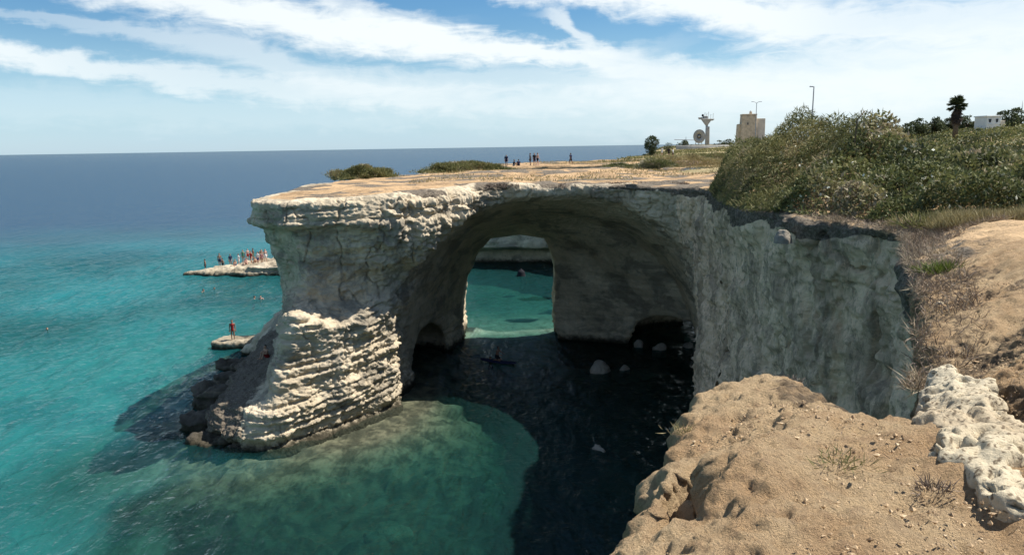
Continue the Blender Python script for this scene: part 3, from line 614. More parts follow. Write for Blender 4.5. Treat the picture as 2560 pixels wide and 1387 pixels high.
def tube(path, rad, n=8, cap=True):
    P = np.asarray(path, float); rad = np.broadcast_to(rad, (len(P),)); V = []; F = []
    T = np.gradient(P, axis=0); T /= np.linalg.norm(T, axis=1, keepdims=True) + 1e-12
    ref = np.array([0.0, 1, 0]) if abs(T[0][1]) < 0.9 else np.array([1.0, 0, 0])
    for p, t, r_ in zip(P, T, rad):
        a = np.cross(t, ref); a /= np.linalg.norm(a); b_ = np.cross(t, a)
        for k in range(n): V.append(p + r_ * (a * math.cos(2 * math.pi * k / n) + b_ * math.sin(2 * math.pi * k / n)))
    for i in range(len(P) - 1):
        for k in range(n): F.append((i * n + k, i * n + (k + 1) % n, (i + 1) * n + (k + 1) % n, (i + 1) * n + k))
    if cap:
        V.append(P[0]); V.append(P[-1]); c0, c1 = len(V) - 2, len(V) - 1
        for k in range(0, n, 2):
            F.append((c0, (k + 2) % n, (k + 1) % n, k)); e = (len(P) - 1) * n; F.append((c1, e + k, e + (k + 1) % n, e + (k + 2) % n))
    return np.array(V), np.array(F)
def join(parts):
    V = []; F = []; o = 0
    for v, f in parts: V.append(v); F.append(np.asarray(f) + o); o += len(v)
    return np.concatenate(V), np.concatenate(F)
def frustum(cx, cy, z0, z1, w0, d0, w1, d1, bev=0.0):
    """box with different foot and head size, edges chamfered"""
    V = []; 
    def ring(z, w, d, b):
        return [(cx + sx * (w / 2 - (b if a else 0)), cy + sy * (d / 2 - (0 if a else b)), z) for sx, sy, a in ((-1, -1, 0), (-1, -1, 1), (1, -1, 1), (1, -1, 0), (1, 1, 0), (1, 1, 1), (-1, 1, 1), (-1, 1, 0))]
    b = max(bev, 0.005)
    for z, w, d in ((z0, w0, d0), (z1 - b, w1, d1), (z1, w1 - 2 * b, d1 - 2 * b)): V += ring(z, w, d, b)
    F = [(r * 8 + k, r * 8 + (k + 1) % 8, (r + 1) * 8 + (k + 1) % 8, (r + 1) * 8 + k) for r in range(2) for k in range(8)]
    F += [(16, 17, 18, 19), (16, 19, 20, 23), (20, 21, 22, 23), (0, 7, 4, 3)]
    return np.array(V), np.array(F)
def caps_sdf(xs, ys, zs, caps, k=0.04):
    X, Y, Z = np.meshgrid(xs, ys, zs, indexing='ij'); d = None
    for a, b_, ra, rb in caps:
        a = np.asarray(a, float); e = np.asarray(b_, float) - a; l2 = max((e * e).sum(), 1e-9)
        t = np.clip(((X - a[0]) * e[0] + (Y - a[1]) * e[1] + (Z - a[2]) * e[2]) / l2, 0, 1)
        q_ = np.sqrt((X - a[0] - t * e[0]) ** 2 + (Y - a[1] - t * e[1]) ** 2 + (Z - a[2] - t * e[2]) ** 2) - (ra + (rb - ra) * t)
        d = q_ if d is None else smin(d, q_, k)
    return d.astype(np.float32)
def caps_mesh(caps, h, k=0.04):
    A = np.array([c[0] for c in caps] + [c[1] for c in caps]); rm = max(max(c[2], c[3]) for c in caps) + 3 * h
    lo, hi = A.min(0) - rm, A.max(0) + rm; g = [np.arange(lo[i], hi[i] + h, h) for i in range(3)]
    return surface_nets(caps_sdf(*g, caps, k), lo, h)

# ------------------------------------------------------------------ rocks
def rock_obj(name, poly, ztop, zbot, h, mat, rough=0.15, seed=1, sc=1.0, strat=0.0, k=0.25, slope=(0, 0), soil=0.0):
    """a rock from its outline seen from above, top height and foot height; the outline is given in the rock's own coordinates"""
    P = smooth_poly(poly, 2); mrg = 0.5 + rough * 2; lo = P.min(0) - mrg; hi = P.max(0) + mrg
    zt = ztop + abs(slope[0]) * np.abs(P[:, 0]).max() + abs(slope[1]) * np.abs(P[:, 1]).max()
    xs, ys, zs = grid(lo[0], hi[0], h), grid(lo[1], hi[1], h), grid(zbot, zt + mrg, h)
    X, Y = np.meshgrid(xs, ys, indexing='ij'); d2 = polysdf(X, Y, P)
    f = np.stack([smax(d2 + 0.25 * max(0, z - zbot) * k, (z - ztop - slope[0] * X - slope[1] * Y).astype(np.float32), k * 2) for z in zs], -1)
    V, F = surface_nets(f.astype(np.float32), (xs[0], ys[0], zs[0]), h); Nn = vnormals(V, F)
    off = V + seed * 7.7; hn = np.sqrt(np.clip(1 - Nn[:, 2] ** 2, 0, 1))
    d = rough * (fbm(off, 0.9 / sc, 4, seed) + 0.25 * fbm(off, 4 / sc, 2, seed + 1)) + strat * hn * strata(V[:, 2] * 3.0 + seed * 9)
    V = V + Nn * d[:, None]
    return mesh_obj(name, V, F, mat, attrs={'soil': np.full(len(V), soil), 'dark': np.zeros(len(V))})
def ell(a, b_, n=10, seed=0, j=0.12, rot=0.0):
    r_ = np.random.default_rng(seed); t = np.arange(n) * 2 * math.pi / n; q_ = 1 + j * r_.normal(size=n)
    x, y = a * np.cos(t) * q_, b_ * np.sin(t) * q_; c, s = math.cos(rot), math.sin(rot); return np.stack([x * c - y * s, x * s + y * c], 1)
M_BOULD = rock_material('boulder_stone', pale=(0.36, 0.32, 0.26), mid=(0.26, 0.23, 0.185), stain_amt=0.45, fine=2.5, wet=False)
M_SUNK = rock_material('sunken_stone', pale=(0.40, 0.36, 0.25), mid=(0.26, 0.23, 0.15), stain=(0.10, 0.09, 0.05), stain_amt=0.5, fine=1.2, wet=False)
M_PALE = rock_material('pale_pitted_stone', pale=(0.68, 0.60, 0.44), mid=(0.54, 0.46, 0.32), stain=(0.36, 0.27, 0.17), stain_amt=0.55, fine=7.0, wet=False)
nt = M_PALE.node_tree; b = [n for n in nt.nodes if n.type == 'BSDF_PRINCIPLED'][0]; src = b.inputs['Base Color'].links[0].from_socket
vo = N(nt, 'ShaderNodeTexVoronoi'); vo.inputs['Scale'].default_value = 24.0; L(nt, VM(nt, 'ADD', POS(nt), VM(nt, 'MULTIPLY', NOISE(nt, POS(nt), 9.0, 3), (0.16, 0.16, 0.16))), vo.inputs['Vector'])
L(nt, MIX(nt, M(nt, 'MULTIPLY', M(nt, 'SUBTRACT', 1.0, SS(nt, vo.outputs['Distance'], 0.15, 0.45)), SS(nt, NOISE(nt, POS(nt), 5.0, 2), 0.22, 0.38)), src, (0.17, 0.13, 0.085)), b.inputs['Base Color'])      # pits in the stone
M_SLAB = rock_material('slab_stone', pale=(0.50, 0.43, 0.32), mid=(0.36, 0.30, 0.21), stain=(0.12, 0.10, 0.06), stain_amt=0.45, fine=1.5)

# bathers' slab beyond the pier
o = rock_obj('rock_slab', [(-8.5, -1.5), (-6, -3.0), (0, -3.4), (5, -3.5), (11, -3), (12, 3), (4, 4.2), (-3, 3.6), (-7, 2)], 1.25, -1.2, 0.15, M_SLAB, 0.42, 3, 2.0, 0.25, 0.25, (0.13, 0.05))
o.location = (-34.5, 104.0, 0); tag(o, 'long low limestone slab in the sea crowded with bathers, left of the pier', 'rock')
o = rock_obj('rock_slab', [(-4.5, -1), (-2, -1.6), (3, -1.3), (4, 1.2), (0, 2.0), (-3, 1)], 0.55, -1.0, 0.2, M_SLAB, 0.18, 5, 1.5, 0.12, 0.3, (0.07, 0.02))
o.location = (-41.2, 103.6, 0); tag(o, 'thin flat slab at the seaward tip of the bathers\' rock', 'rock')
o = rock_obj('rock_ledge', [(-2.1, -0.9), (0.4, -1.2), (1.9, -0.9), (2.2, 0.8), (0.5, 1.3), (-1.6, 1.0)], 0.62, -1.0, 0.1, M_SLAB, 0.14, 8, 1.2, 0.12, 0.12, (0.05, 0.02))
o.location = (-24.0, 63.6, 0); tag(o, 'flat sunlit rock ledge beside the pier with one person standing on it', 'rock')
o = rock_obj('rock_block', [(-2.6, -0.9), (-1.2, -1.6), (1.9, -1.6), (3.2, -1.0), (3.3, 1.8), (0, 2.0), (-2.2, 1.0)], 2.3, -1.0, 0.1, M_ARCH, 0.3, 11, 1.8, 0.14, 0.4, (0.85, 0.1))
o.location = (-20.3, 61.6, 0); tag(o, 'shaded grey rock wedge leaning on the left foot of the pier', 'rock')
for i, (px, py, w, d, hgt, lab) in enumerate([
        (1502, 930, 0.95, 0.8, 0.85, 'pointed grey boulder standing in the black water under the arch'),
        (1562, 922, 0.75, 0.5, 0.35, 'low grey rock awash just right of the pointed boulder under the arch'),
        (1495, 1125, 0.72, 0.6, 0.45, 'rounded grey boulder alone in the dark water nearest the foreground mound'),
        (1652, 876, 0.85, 0.7, 0.75, 'grey boulder at the mouth of the low sea cave'),
        (1722, 868, 0.8, 0.6, 0.6, 'grey boulder deep in the low sea cave beside the right leg of the arch'),
        (1600, 868, 0.6, 0.5, 0.8, 'upright grey stone against the rear wall of the arch chamber')]):
    p = atz(px, py, 0)
    o = rock_obj('boulder', ell(w * 0.85, d * 0.8, 9, i, 0.15), hgt * 0.8, -0.6, 0.06, M_BOULD, 0.16, 20 + i, 0.9, 0.05, 0.35)
    o.location = (p[0], p[1] + d * 0.5, 0); o.rotation_euler.z = i * 1.1; tag(o, lab, 'boulder', 'boulders in the cove')
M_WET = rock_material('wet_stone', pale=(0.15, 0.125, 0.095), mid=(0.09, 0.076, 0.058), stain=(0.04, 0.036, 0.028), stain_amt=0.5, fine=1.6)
for i, (x, y, a_, b_, hgt, lab) in enumerate([(-18.9, 44.6, 1.3, 1.7, 0.75, 'dark wet rock at the seaward corner of the pier foot'), (-19.6, 48.4, 1.5, 1.9, 1.15, 'dark broken rock in the shade along the pier foot, the biggest one'),
        (-20.3, 52.4, 1.3, 1.6, 0.8, 'dark broken rock in the shade beside the seated bather'), (-21.2, 56.6, 1.2, 1.4, 0.6, 'low dark rock in the shade nearest the sunlit ledge'), (-17.0, 41.6, 1.5, 0.8, 0.25, 'low dark rock awash in front of the pier foot')]):
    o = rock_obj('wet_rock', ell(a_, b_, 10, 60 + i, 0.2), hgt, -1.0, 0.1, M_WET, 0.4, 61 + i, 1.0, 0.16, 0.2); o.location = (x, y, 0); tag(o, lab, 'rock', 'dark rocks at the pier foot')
p = atz(0, 1330, 0); o = rock_obj('sunken_rock', ell(2.3, 1.8, 9, 31, 0.15), 0.0, -2.5, 0.15, M_SUNK, 0.3, 33, 2.0, 0.0, 0.6)
o.location = (p[0] - 1.5, p[1], -0.55); tag(o, 'brown rock just under the water at the left edge of the picture', 'rock')
for i, (px, py, w, lab) in enumerate([(1235, 1180, 1.3, 'pale sunken rock on the edge of the cliff shadow in the cove'), (1195, 1215, 1.1, 'smaller pale sunken rock left of the shadow edge in the cove'),
        (960, 1290, 1.6, 'dim sunken rock in the green water below the pier'), (850, 1215, 1.3, 'brown sunken rock just off the pier foot'), (560, 1190, 1.6, 'brown rock shelf under water in front of the dark pier toe')]):
    p = atz(px, py, -0.8); o = rock_obj('sunken_rock', ell(w, w * 0.75, 9, 40 + i, 0.2), 0.0, -2.5, 0.15, M_SUNK, 0.45, 44 + i, 1.5, 0, 0.6)
    o.location = (p[0], p[1], -1.15); tag(o, lab, 'rock', 'sunken rocks in the cove')

# pale pitted outcrop beside the near gully
pk = [(2335, 965), (2390, 948), (2440, 985), (2470, 1040), (2600, 1110), (2640, 1290), (2540, 1285), (2460, 1262), (2390, 1205), (2345, 1155), (2300, 1098), (2300, 1060), (2322, 1030)]
OUTC = np.array([atg(a, b_)[:2] for a, b_ in pk])
h = 0.022; P2 = smooth_poly(OUTC, 1); lo = P2.min(0) - 0.3; hi = P2.max(0) + 0.3
xs, ys, zs = grid(lo[0], hi[0], h), grid(lo[1], hi[1], h), grid(13.6, 15.0, h)
X, Y = np.meshgrid(xs, ys, indexing='ij'); d2 = polysdf(X, Y, P2) + 0.10 * fbm2(X, Y, 2.5, 3, 2)
top = H(X, Y) + 0.5 * rim_drop(X, Y) + 0.075 + 0.05 * fbm2(X, Y, 1.6, 3, 5) + 0.05 * sst(-d2, 0, 0.3)
f = np.stack([smax(d2.astype(np.float32), (z - top).astype(np.float32), 0.1) for z in zs], -1)
V, F = surface_nets(f.astype(np.float32), (xs[0], ys[0], zs[0]), h); Nn = vnormals(V, F)
pit = np.maximum(0, -fbm(V, 6.0, 2, 3) - 0.3) * 0.16 + np.maximum(0, -vnoise(V, 15.0, 3) - 0.22) * 0.10
V = V + Nn * (0.035 * fbm(V, 3.0, 3, 1) + 0.009 * fbm(V, 13, 2, 2, 0.7) - pit)[:, None]
o = mesh_obj('limestone_outcrop', V, F, M_PALE, attrs={'soil': np.zeros(len(V)), 'dark': np.zeros(len(V))})
tag(o, 'white pitted limestone outcrop breaking through the near earth', 'rock')

# loose stones
def stone(px, py, z, r_, lab, y=None):
    p = atg(px, py) if y is None else aty(px, py, y); zz = float(H(p[0], p[1]) + rim_drop(p[:1], p[1:2])[0])
    o = rock_obj('stone', ell(r_, r_ * 0.7, 8, int(px), 0.15), r_ * 0.7, -r_ * 0.5, r_ / 6, M_PALE, r_ * 0.2, int(px) % 37, r_ * 2, 0, r_ * 0.5)
    o.location = (p[0], p[1], zz if y is None else p[2]); tag(o, lab, 'stone')
stone(2452, 612, 14.75, 0.055, 'lone white stone lying on the sandy path at right')
stone(2350, 760, 14.4, 0.06, 'cream stone under the green tuft on the brushy rim')
o = rock_obj('pale_boulder', ell(0.30, 0.26, 9, 3, 0.12), 0.24, -0.3, 0.035, M_BOULD, 0.06, 5, 0.5, 0, 0.2)
p = aty(1945, 572, 24.6); o.location = (p[0] + 0.25, p[1] + 0.25, p[2] - 0.22); tag(o, 'pale round boulder stuck in the top of the shaded cliff under the dark soil', 'boulder')

# ------------------------------------------------------------------ vegetation
rv = np.random.default_rng(21)
SCRUB_ZONE = smooth_poly([(9.3, 26.8), (8.9, 30), (9.6, 37), (11.2, 42.5), (13.5, 45), (19, 46), (30, 52), (48, 56), (60, 40), (40, 24), (26, 17.0), (18.5, 15.5), (15.0, 17.4), (13.0, 19.6), (11.6, 21.8), (10.4, 24.6)], 2)
def zone_pts(zone, n, r_):
    lo, hi = zone.min(0), zone.max(0); p = r_.random((n, 2)) * (hi - lo) + lo; d = polysdf(p[:, 0], p[:, 1], zone); k_ = d < 0; return p[k_], -d[k_]
_bc, _bd = zone_pts(SCRUB_ZONE, 1500, rv); _br = 0.75 + 0.95 * rv.random(len(_bc)); _bt = rv.normal(size=len(_bc)) * 0.22; _bt[rv.random(len(_bc)) < 0.13] = 0.5
def bushes(x, y):
    best = np.full(len(x), -1.0); ton = np.zeros(len(x))
    for (cx, cy), r_, t_ in zip(_bc, _br, _bt):
        k_ = np.where((np.abs(x - cx) < r_) & (np.abs(y - cy) < r_))[0]
        if not len(k_): continue
        q_ = 1 - ((x[k_] - cx) ** 2 + (y[k_] - cy) ** 2) / r_ ** 2; q_ = np.sqrt(np.maximum(q_, 0)) * (0.6 + 0.3 * r_); m_ = q_ > best[k_]; best[k_[m_]] = q_[m_]; ton[k_[m_]] = t_
    return np.clip(best, 0, 1.4), ton
def canopy(x, y, d):
    hill = np.exp(-(((x - 13.3) / 2.5) ** 2 + ((y - 33.5) / 7.5) ** 2))
    hgt = 0.85 + 0.6 * fbm2(x, y, 0.45, 3, 1) + 1.35 * hill + 0.05 * sst(x, 17, 22)
    return np.clip(hgt, 0.25, 3) * sst(d, -0.15, 1.1)
p, d = zone_pts(SCRUB_ZONE, 1300000, rv)
dist = np.hypot(p[:, 0], p[:, 1]); keep = rv.random(len(p)) < np.clip((26.0 / dist) ** 2.2, 0.03, 1.0); p, d, dist = p[keep], d[keep], dist[keep]
bs_, bton = bushes(p[:, 0], p[:, 1]); hc = canopy(p[:, 0], p[:, 1], d) * (0.42 + 0.62 * bs_); reed = sst(p[:, 1] - 0.6 * (p[:, 0] - 12), 27.5, 30.5) * (1 - sst(p[:, 0], 16.0, 17.5)) + 0.35 * fbm2(p[:, 0], p[:, 1], 0.5, 3, 9) > 0.5
gap = (bs_ > 0.22) | (rv.random(len(p)) < 0.35); p, d, dist, hc, reed, bton = p[gap], d[gap], dist[gap], hc[gap], reed[gap], bton[gap]
zz = H(p[:, 0], p[:, 1]) + hc * (1 - np.abs(rv.normal(size=len(p))) * 0.28).clip(-0.02, 1.05)
C = np.column_stack([p, zz]); tone = 0.40 + bton + 0.30 * fbm(C, 0.55, 4, 4) + 0.15 * rv.normal(size=len(C))
lf = ~reed; r1 = np.clip(tone[lf] * 0.78, 0, 0.9); wh = rv.random(lf.sum()) < 0.02; r1[wh] = 0.9 + 0.1 * rv.random(wh.sum())
sz = (0.05 + 0.07 * rv.random(lf.sum()) ** 1.5 + 0.03 * np.abs(bton[lf])) * np.clip(dist[lf] / 24, 0.8, 2.6)
o = blade_obj('scrub', C[lf], rdirs(lf.sum(), rv) + [0, 0, 0.35], sz * 1.5, sz * 0.75, G_SCRUB, rv, r1); tag(o, 'dense dull green scrub with pale leaves on the rise at right', kind='stuff')
nr = reed.sum(); D = rdirs(nr, rv) * 0.85 + [0.40, 0.0, 0.45]; Ln = (0.16 + 0.24 * rv.random(nr))
o = blade_obj('reed_thicket', C[reed] - D * 0.1, D, Ln, 0.03 + 0.02 * rv.random(nr), G_REED, rv, tone[reed] * 0.75); tag(o, 'rounded hump of fine green reedy growth on the clifftop', kind='stuff')
# white flower heads on the hump
fl = rv.random(len(C)) < 0.003; fl &= (p[:, 0] < 18) & (C[:, 2] > H(p[:, 0], p[:, 1]) + 0.75 * hc) & (p[:, 1] < 34)
M_FLW = simple_mat('white_petal', (0.72, 0.72, 0.60))
o = blade_obj('white_flowers', C[fl] + [0, 0, 0.05], rdirs(fl.sum(), rv), 0.13, 0.12, M_FLW, rv, rv.random(fl.sum())); tag(o, 'scattered small white flower heads on the green hump', kind='stuff')

# dead brush on the crumbling rim and dry grass along the path
BR = smooth_poly([(3.9, 7.3), tuple(atg(2400, 925)[:2]), tuple(atg(2470, 850)[:2]), tuple(atg(2445, 740)[:2]), tuple(atg(2400, 650)[:2]), tuple(atg(2375, 590)[:2]), (11.8, 17.4), (12.8, 19.6), (11.7, 22.8), (10.2, 25.6), (9.6, 25.4), (10.6, 22.6), (10.1, 19.4), (8.5, 16.4), (6.9, 13), (5.0, 9.2)], 1)
p, d = zone_pts(BR, 330000, rv)
cl_ = fbm2(p[:, 0], p[:, 1], 1.2, 3, 3); keep = rv.random(len(p)) < sst(cl_, -0.45, 0.35) * 0.75 + 0.08; p, d = p[keep], d[keep]
n = len(p); zg = H(p[:, 0], p[:, 1]) + rim_drop(p[:, 0], p[:, 1])
D = rdirs(n, rv) * 0.9 + [0, 0, 0.55]
o = blade_obj('dead_brush', np.column_stack([p, zg - 0.01]), D, 0.07 + 0.18 * rv.random(n), 0.008 + 0.007 * rv.random(n), G_DRY, rv, 0.5 + 0.3 * cl_[keep] + 0.22 * rv.normal(size=n), 0.6); tag(o, 'tangle of grey brown dead brush along the crumbling cliff edge', kind='stuff')
YG = smooth_poly([(10.4, 18.6), (11.6, 17.6), (13.6, 16.8), (15.4, 16.4), (14.6, 18), (12.8, 19.8), (11.2, 20.6)], 1)
p, d = zone_pts(YG, 26000, rv); n = len(p); D = rdirs(n, rv) * 0.5 + [0, 0, 0.8]
o = blade_obj('dry_grass', np.column_stack([p, H(p[:, 0], p[:, 1]) - 0.1 * (1 - sst(d, 0, .4))]), D, 0.12 + 0.25 * rv.random(n) * (0.6 + sst(fbm2(p[:, 0], p[:, 1], 0.7, 2, 3), -0.2, 0.4)), 0.016, G_YEL, rv, rv.random(n)); tag(o, 'straw yellow dry grass between the cliff edge and the scrub', kind='stuff')
# scattered dry stubble over the near earth
pp = rv.random((26000, 2)) * [8.5, 12] + [-0.4, 1.5]; sd = -polysdf(pp[:, 0], pp[:, 1], LAND_S); m_ = (sd > 0.12) & ((pp[:, 0] - 1.04) ** 2 + (pp[:, 1] - 4.25) ** 2 > 0.5) & (polysdf(pp[:, 0], pp[:, 1], OUTC) > 0.05)
m_ &= rv.random(len(pp)) < sst(fbm2(pp[:, 0], pp[:, 1], 1.1, 3, 6), 0.0, 0.5) * 0.5 + 0.02; pp = pp[m_]; n = len(pp)
zg = H(pp[:, 0], pp[:, 1]) + rim_drop(pp[:, 0], pp[:, 1])
o = blade_obj('stubble', np.column_stack([pp, zg - 0.01]), rdirs(n, rv) + [0, 0, 0.25], 0.03 + 0.06 * rv.random(n), 0.005, G_DRY, rv, rv.random(n) * 0.8 + 0.2, 0.6); tag(o, 'sparse dry stubble on the near earth', kind='stuff')
# pebbles and clods
ico = np.array([(0, 0, 1), (.9, 0, .1), (0, .8, 0), (-.85, 0, .1), (0, -.9, .05), (0, 0, -1)]); icf = np.array([(0, 1, 2), (0, 2, 3), (0, 3, 4), (0, 4, 1), (5, 2, 1), (5, 3, 2), (5, 4, 3), (5, 1, 4)])
pp = rv.random((46000, 2)) * [7.5, 10]  + [-0.4, 1.5]; sd = -polysdf(pp[:, 0], pp[:, 1], LAND_S); m_ = (sd > 0.1) & ((pp[:, 0] - 1.04) ** 2 + (pp[:, 1] - 4.25) ** 2 > 0.5) & (rv.random(len(pp)) < 0.25 + 0.6 * sst(fbm2(pp[:, 0], pp[:, 1], 0.8, 2, 2), -0.1, 0.4)); pp, sd = pp[m_], sd[m_]; n = len(pp)
zg = H(pp[:, 0], pp[:, 1]) + rim_drop(pp[:, 0], pp[:, 1])
s_ = 0.004 + 0.014 * rv.random(n) ** 4
V = (ico[None] * (1 + 0.35 * rv.normal(size=(n, 6, 1))) * s_[:, None, None] * [1.2, 1, 0.7] + np.column_stack([pp, zg])[:, None]).reshape(-1, 3); F = (icf[None] + 6 * np.arange(n)[:, None, None]).reshape(-1, 3)
G_PEB = leaf_mat('pebble_stone', [(0.0, (0.28, 0.19, 0.11)), (0.6, (0.46, 0.32, 0.18)), (1.0, (0.52, 0.39, 0.24))], 0.0)
tag(mesh_obj('pebbles', V, F, G_PEB, smooth=False, attrs={'rnd': np.repeat(rv.random(n), 6)}), 'small clods and pebbles strewn on the near earth', kind='stuff')

def tuft(name, loc, n, ln, spread, mat, lab, cat, r_, wid=0.012, tilt=0.6, group=None, tone=(0.2, 0.8), sub=None):
    root = empty(name, loc); c = np.column_stack([r_.normal(size=(n, 2)) * spread, np.zeros(n) - 0.02]); D = rdirs(n, r_) * tilt + [0, 0, 0.8] + np.column_stack([c[:, :2] * 1.2 / max(spread, .01) * 0.3, np.zeros(n)])
    blade_obj('blades', c, D, ln * (0.5 + 0.6 * r_.random(n)), wid, mat, r_, tone[0] + (tone[1] - tone[0]) * r_.random(n), 0.35, root)['kind'] = 'stuff'
    k_ = n // 3; c = np.column_stack([r_.normal(size=(k_, 2)) * spread, np.zeros(k_) - 0.01])
    blade_obj('dead_stems', c, rdirs(k_, r_) + [0, 0, 0.45], ln * (0.4 + 0.5 * r_.random(k_)), wid * 0.7, G_DRY, r_, r_.random(k_), 0.5, root)['kind'] = 'stuff'
    tag(root, lab, cat, group); return root
def on(px, py, z): p = atg(px, py); return (p[0], p[1], float(H(p[0], p[1]) + rim_drop(p[:1], p[1:2])[0]))
def near_drop(l, dz): return (l[0], l[1], l[2] - dz)
tuft('grass_tuft', on(2358, 680, 14.6), 420, 0.26, 0.13, G_GREEN, 'bright green tuft growing in the dead brush on the rim', 'grass tuft', rv, 0.016)
tuft('grass_tuft', on(2110, 1150, 14.5), 110, 0.09, 0.07, G_REED, 'grey green dry tuft in the middle of the foreground mound', 'grass tuft', rv, 0.006, 0.9)
tuft('grass_tuft', on(1965, 950, 14.35), 220, 0.09, 0.10, G_DRY, 'dark dead tuft on the crest of the foreground mound', 'grass tuft', rv, 0.006, 0.9, tone=(0, .4))
tuft('grass_tuft', on(2335, 1215, 14.6), 140, 0.07, 0.04, G_DRY, 'small dark tuft at the foot of the white outcrop', 'grass tuft', rv, 0.006, 0.9, tone=(0, .4))
tuft('grass_tuft', on(1715, 1075, 14.4), 120, 0.08, 0.05, G_YEL, 'small pale tuft on the left shoulder of the foreground mound', 'grass tuft', rv, 0.006, 0.9)
tuft('shrub', on(2340, 565, 14.5), 500, 0.5, 0.35, G_REED, 'small green shrub in the dry grass where the path meets the scrub', 'shrub', rv, 0.035, 0.7)
tuft('shrub', on(2290, 560, 14.45), 350, 0.3, 0.3, G_YEL, 'straw coloured dry shrub between the green shrub and the cliff edge', 'shrub', rv, 0.02, 0.7)

def mound_shrub(px, py, y, w, dpt, hgt, lab, mat=G_REED, n=9000, zb=None):
    p = aty(px, py, y); z = float(H(p[0], p[1])) if zb is None else zb; root = empty('shrub', (p[0], y, z - 0.08)); r_ = np.random.default_rng(int(px))
    u = rdirs(n, r_); u[:, 2] = np.abs(u[:, 2]); lump = 1 + 0.30 * fbm(u + px, 1.9, 4, 2)
    lump = lump * np.where(r_.random(n) < 0.15, 1 + 0.35 * r_.random(n) * (1 - u[:, 2]), 1); c = u * lump[:, None] * (0.86 + 0.18 * r_.random(n))[:, None] * [w / 2, dpt / 2, hgt]; c[:, 2] = np.maximum(c[:, 2] - 0.05, -0.02)
    tone = 0.55 + 0.40 * fbm(c + px, 0.9, 3, 5) + 0.14 * r_.normal(size=n)
    blade_obj('foliage', c, rdirs(n, r_) * 0.8 + u * 0.4 + [0.15, 0, 0.5], 0.2 + 0.16 * r_.random(n), 0.06, mat, r_, tone, 0.3, root)['kind'] = 'stuff'
    t = np.linspace(0, 2 * math.pi, 24, endpoint=False); rr = np.linspace(0, 1, 8)
    V = np.array([(w / 2 * .78 * math.sin(a * math.pi / 2) * math.cos(b_), dpt / 2 * .78 * math.sin(a * math.pi / 2) * math.sin(b_), hgt * 0.72 * math.cos(a * math.pi / 2) - 0.06) for a in rr for b_ in t])
    F = np.array([(i * 24 + k_, i * 24 + (k_ + 1) % 24, (i + 1) * 24 + (k_ + 1) % 24, (i + 1) * 24 + k_)[::-1] for i in range(7) for k_ in range(24)])
    mesh_obj('branch_mass', V, F, M_BARK, root); tag(root, lab, 'shrub'); return root
mound_shrub(906, 442, 67.5, 4.8, 3.2, 0.95, 'low domed green shrub on the pier top, the one nearer the sea')
mound_shrub(1165, 432, 73.0, 7.4, 4.0, 0.85, 'wider domed green shrub on the plateau right of the smaller dome', n=11000)
mound_shrub(1640, 424, 88, 5.0, 3.0, 0.95, 'dark green low bush at the left end of the grassy rise behind the arch', G_SCRUB, 6000)
mound_shrub(1545, 430, 84, 3.0, 2.0, 0.5, 'small flat green bush beside the sandy track behind the arch', G_SCRUB, 3000)
mound_shrub(1725, 420, 95, 9.0, 5.0, 1.2, 'broad grassy hummock behind the arch, next to the tall reedy hump', G_YEL, 9000)
mound_shrub(1800, 408, 104, 8.0, 5.0, 1.2, 'green hummock half hidden behind the tall reedy hump', G_REED, 7000)
# pale grass patches over the far plateau
p = rv.random((60000, 2)) * [60, 75] + [-8, 56]; m_ = (-np.minimum(polysdf(p[:, 0], p[:, 1], LAND_S), polysdf(p[:, 0], p[:, 1], PIER_S[15.0])) > 0.4) & (fbm2(p[:, 0] * 0.5, p[:, 1], 0.25, 3, 12) > 0.12 - 0.02 * (p[:, 0] - 10).clip(0, 12)) & ~((p[:, 0] < 17) & (p[:, 1] < 49)); p = p[m_]; n = len(p)
o = blade_obj('plateau_grass', np.column_stack([p, H(p[:, 0], p[:, 1]) - 0.02]), rdirs(n, rv) * 0.7 + [0, 0, 0.7], 0.15 + 0.2 * rv.random(n), 0.05, G_YEL, rv, 0.2 + 0.5 * rv.random(n)); tag(o, 'dry grass and low herbs on the plateau behind the arch', kind='stuff')
# scrub on the ridge and rough herbs on the slope before the towers
p = np.column_stack([rv.uniform(40, 140, 60000), rv.uniform(72, 160, 60000)]); m_ = (p[:, 0] > 30 + 0.28 * p[:, 1]); p = p[m_]; n = len(p); hh_ = np.clip(0.7 + 0.9 * fbm2(p[:, 0], p[:, 1], 0.2, 3, 2), 0.1, 2)
o = blade_obj('ridge_scrub', np.column_stack([p, H(p[:, 0], p[:, 1]) + hh_ * rv.random(n)]), rdirs(n, rv) + [0, 0, 0.3], 0.45, 0.28, G_SCRUB, rv, 0.33 + 0.3 * fbm2(p[:, 0], p[:, 1], 0.15, 3, 5) + 0.12 * rv.normal(size=n)); tag(o, 'green scrub covering the ridge inland', kind='stuff')
p = np.column_stack([rv.uniform(14, 85, 70000), rv.uniform(92, 232, 70000)]); m_ = (polysdf(p[:, 0], p[:, 1], LAND_S) < -2) & (fbm2(p[:, 0] * 0.4, p[:, 1], 0.1, 3, 7) > -0.15); p = p[m_]; n = len(p)
o = blade_obj('slope_herbs', np.column_stack([p, H(p[:, 0], p[:, 1]) - 0.03]), rdirs(n, rv) * 0.8 + [0, 0, 0.6], 0.25 + 0.3 * rv.random(n), 0.16, G_REED, rv, 0.45 + 0.35 * fbm2(p[:, 0], p[:, 1], 0.1, 2, 3) + 0.12 * rv.normal(size=n)); tag(o, 'olive and straw herbs on the slope below the towers', kind='stuff')
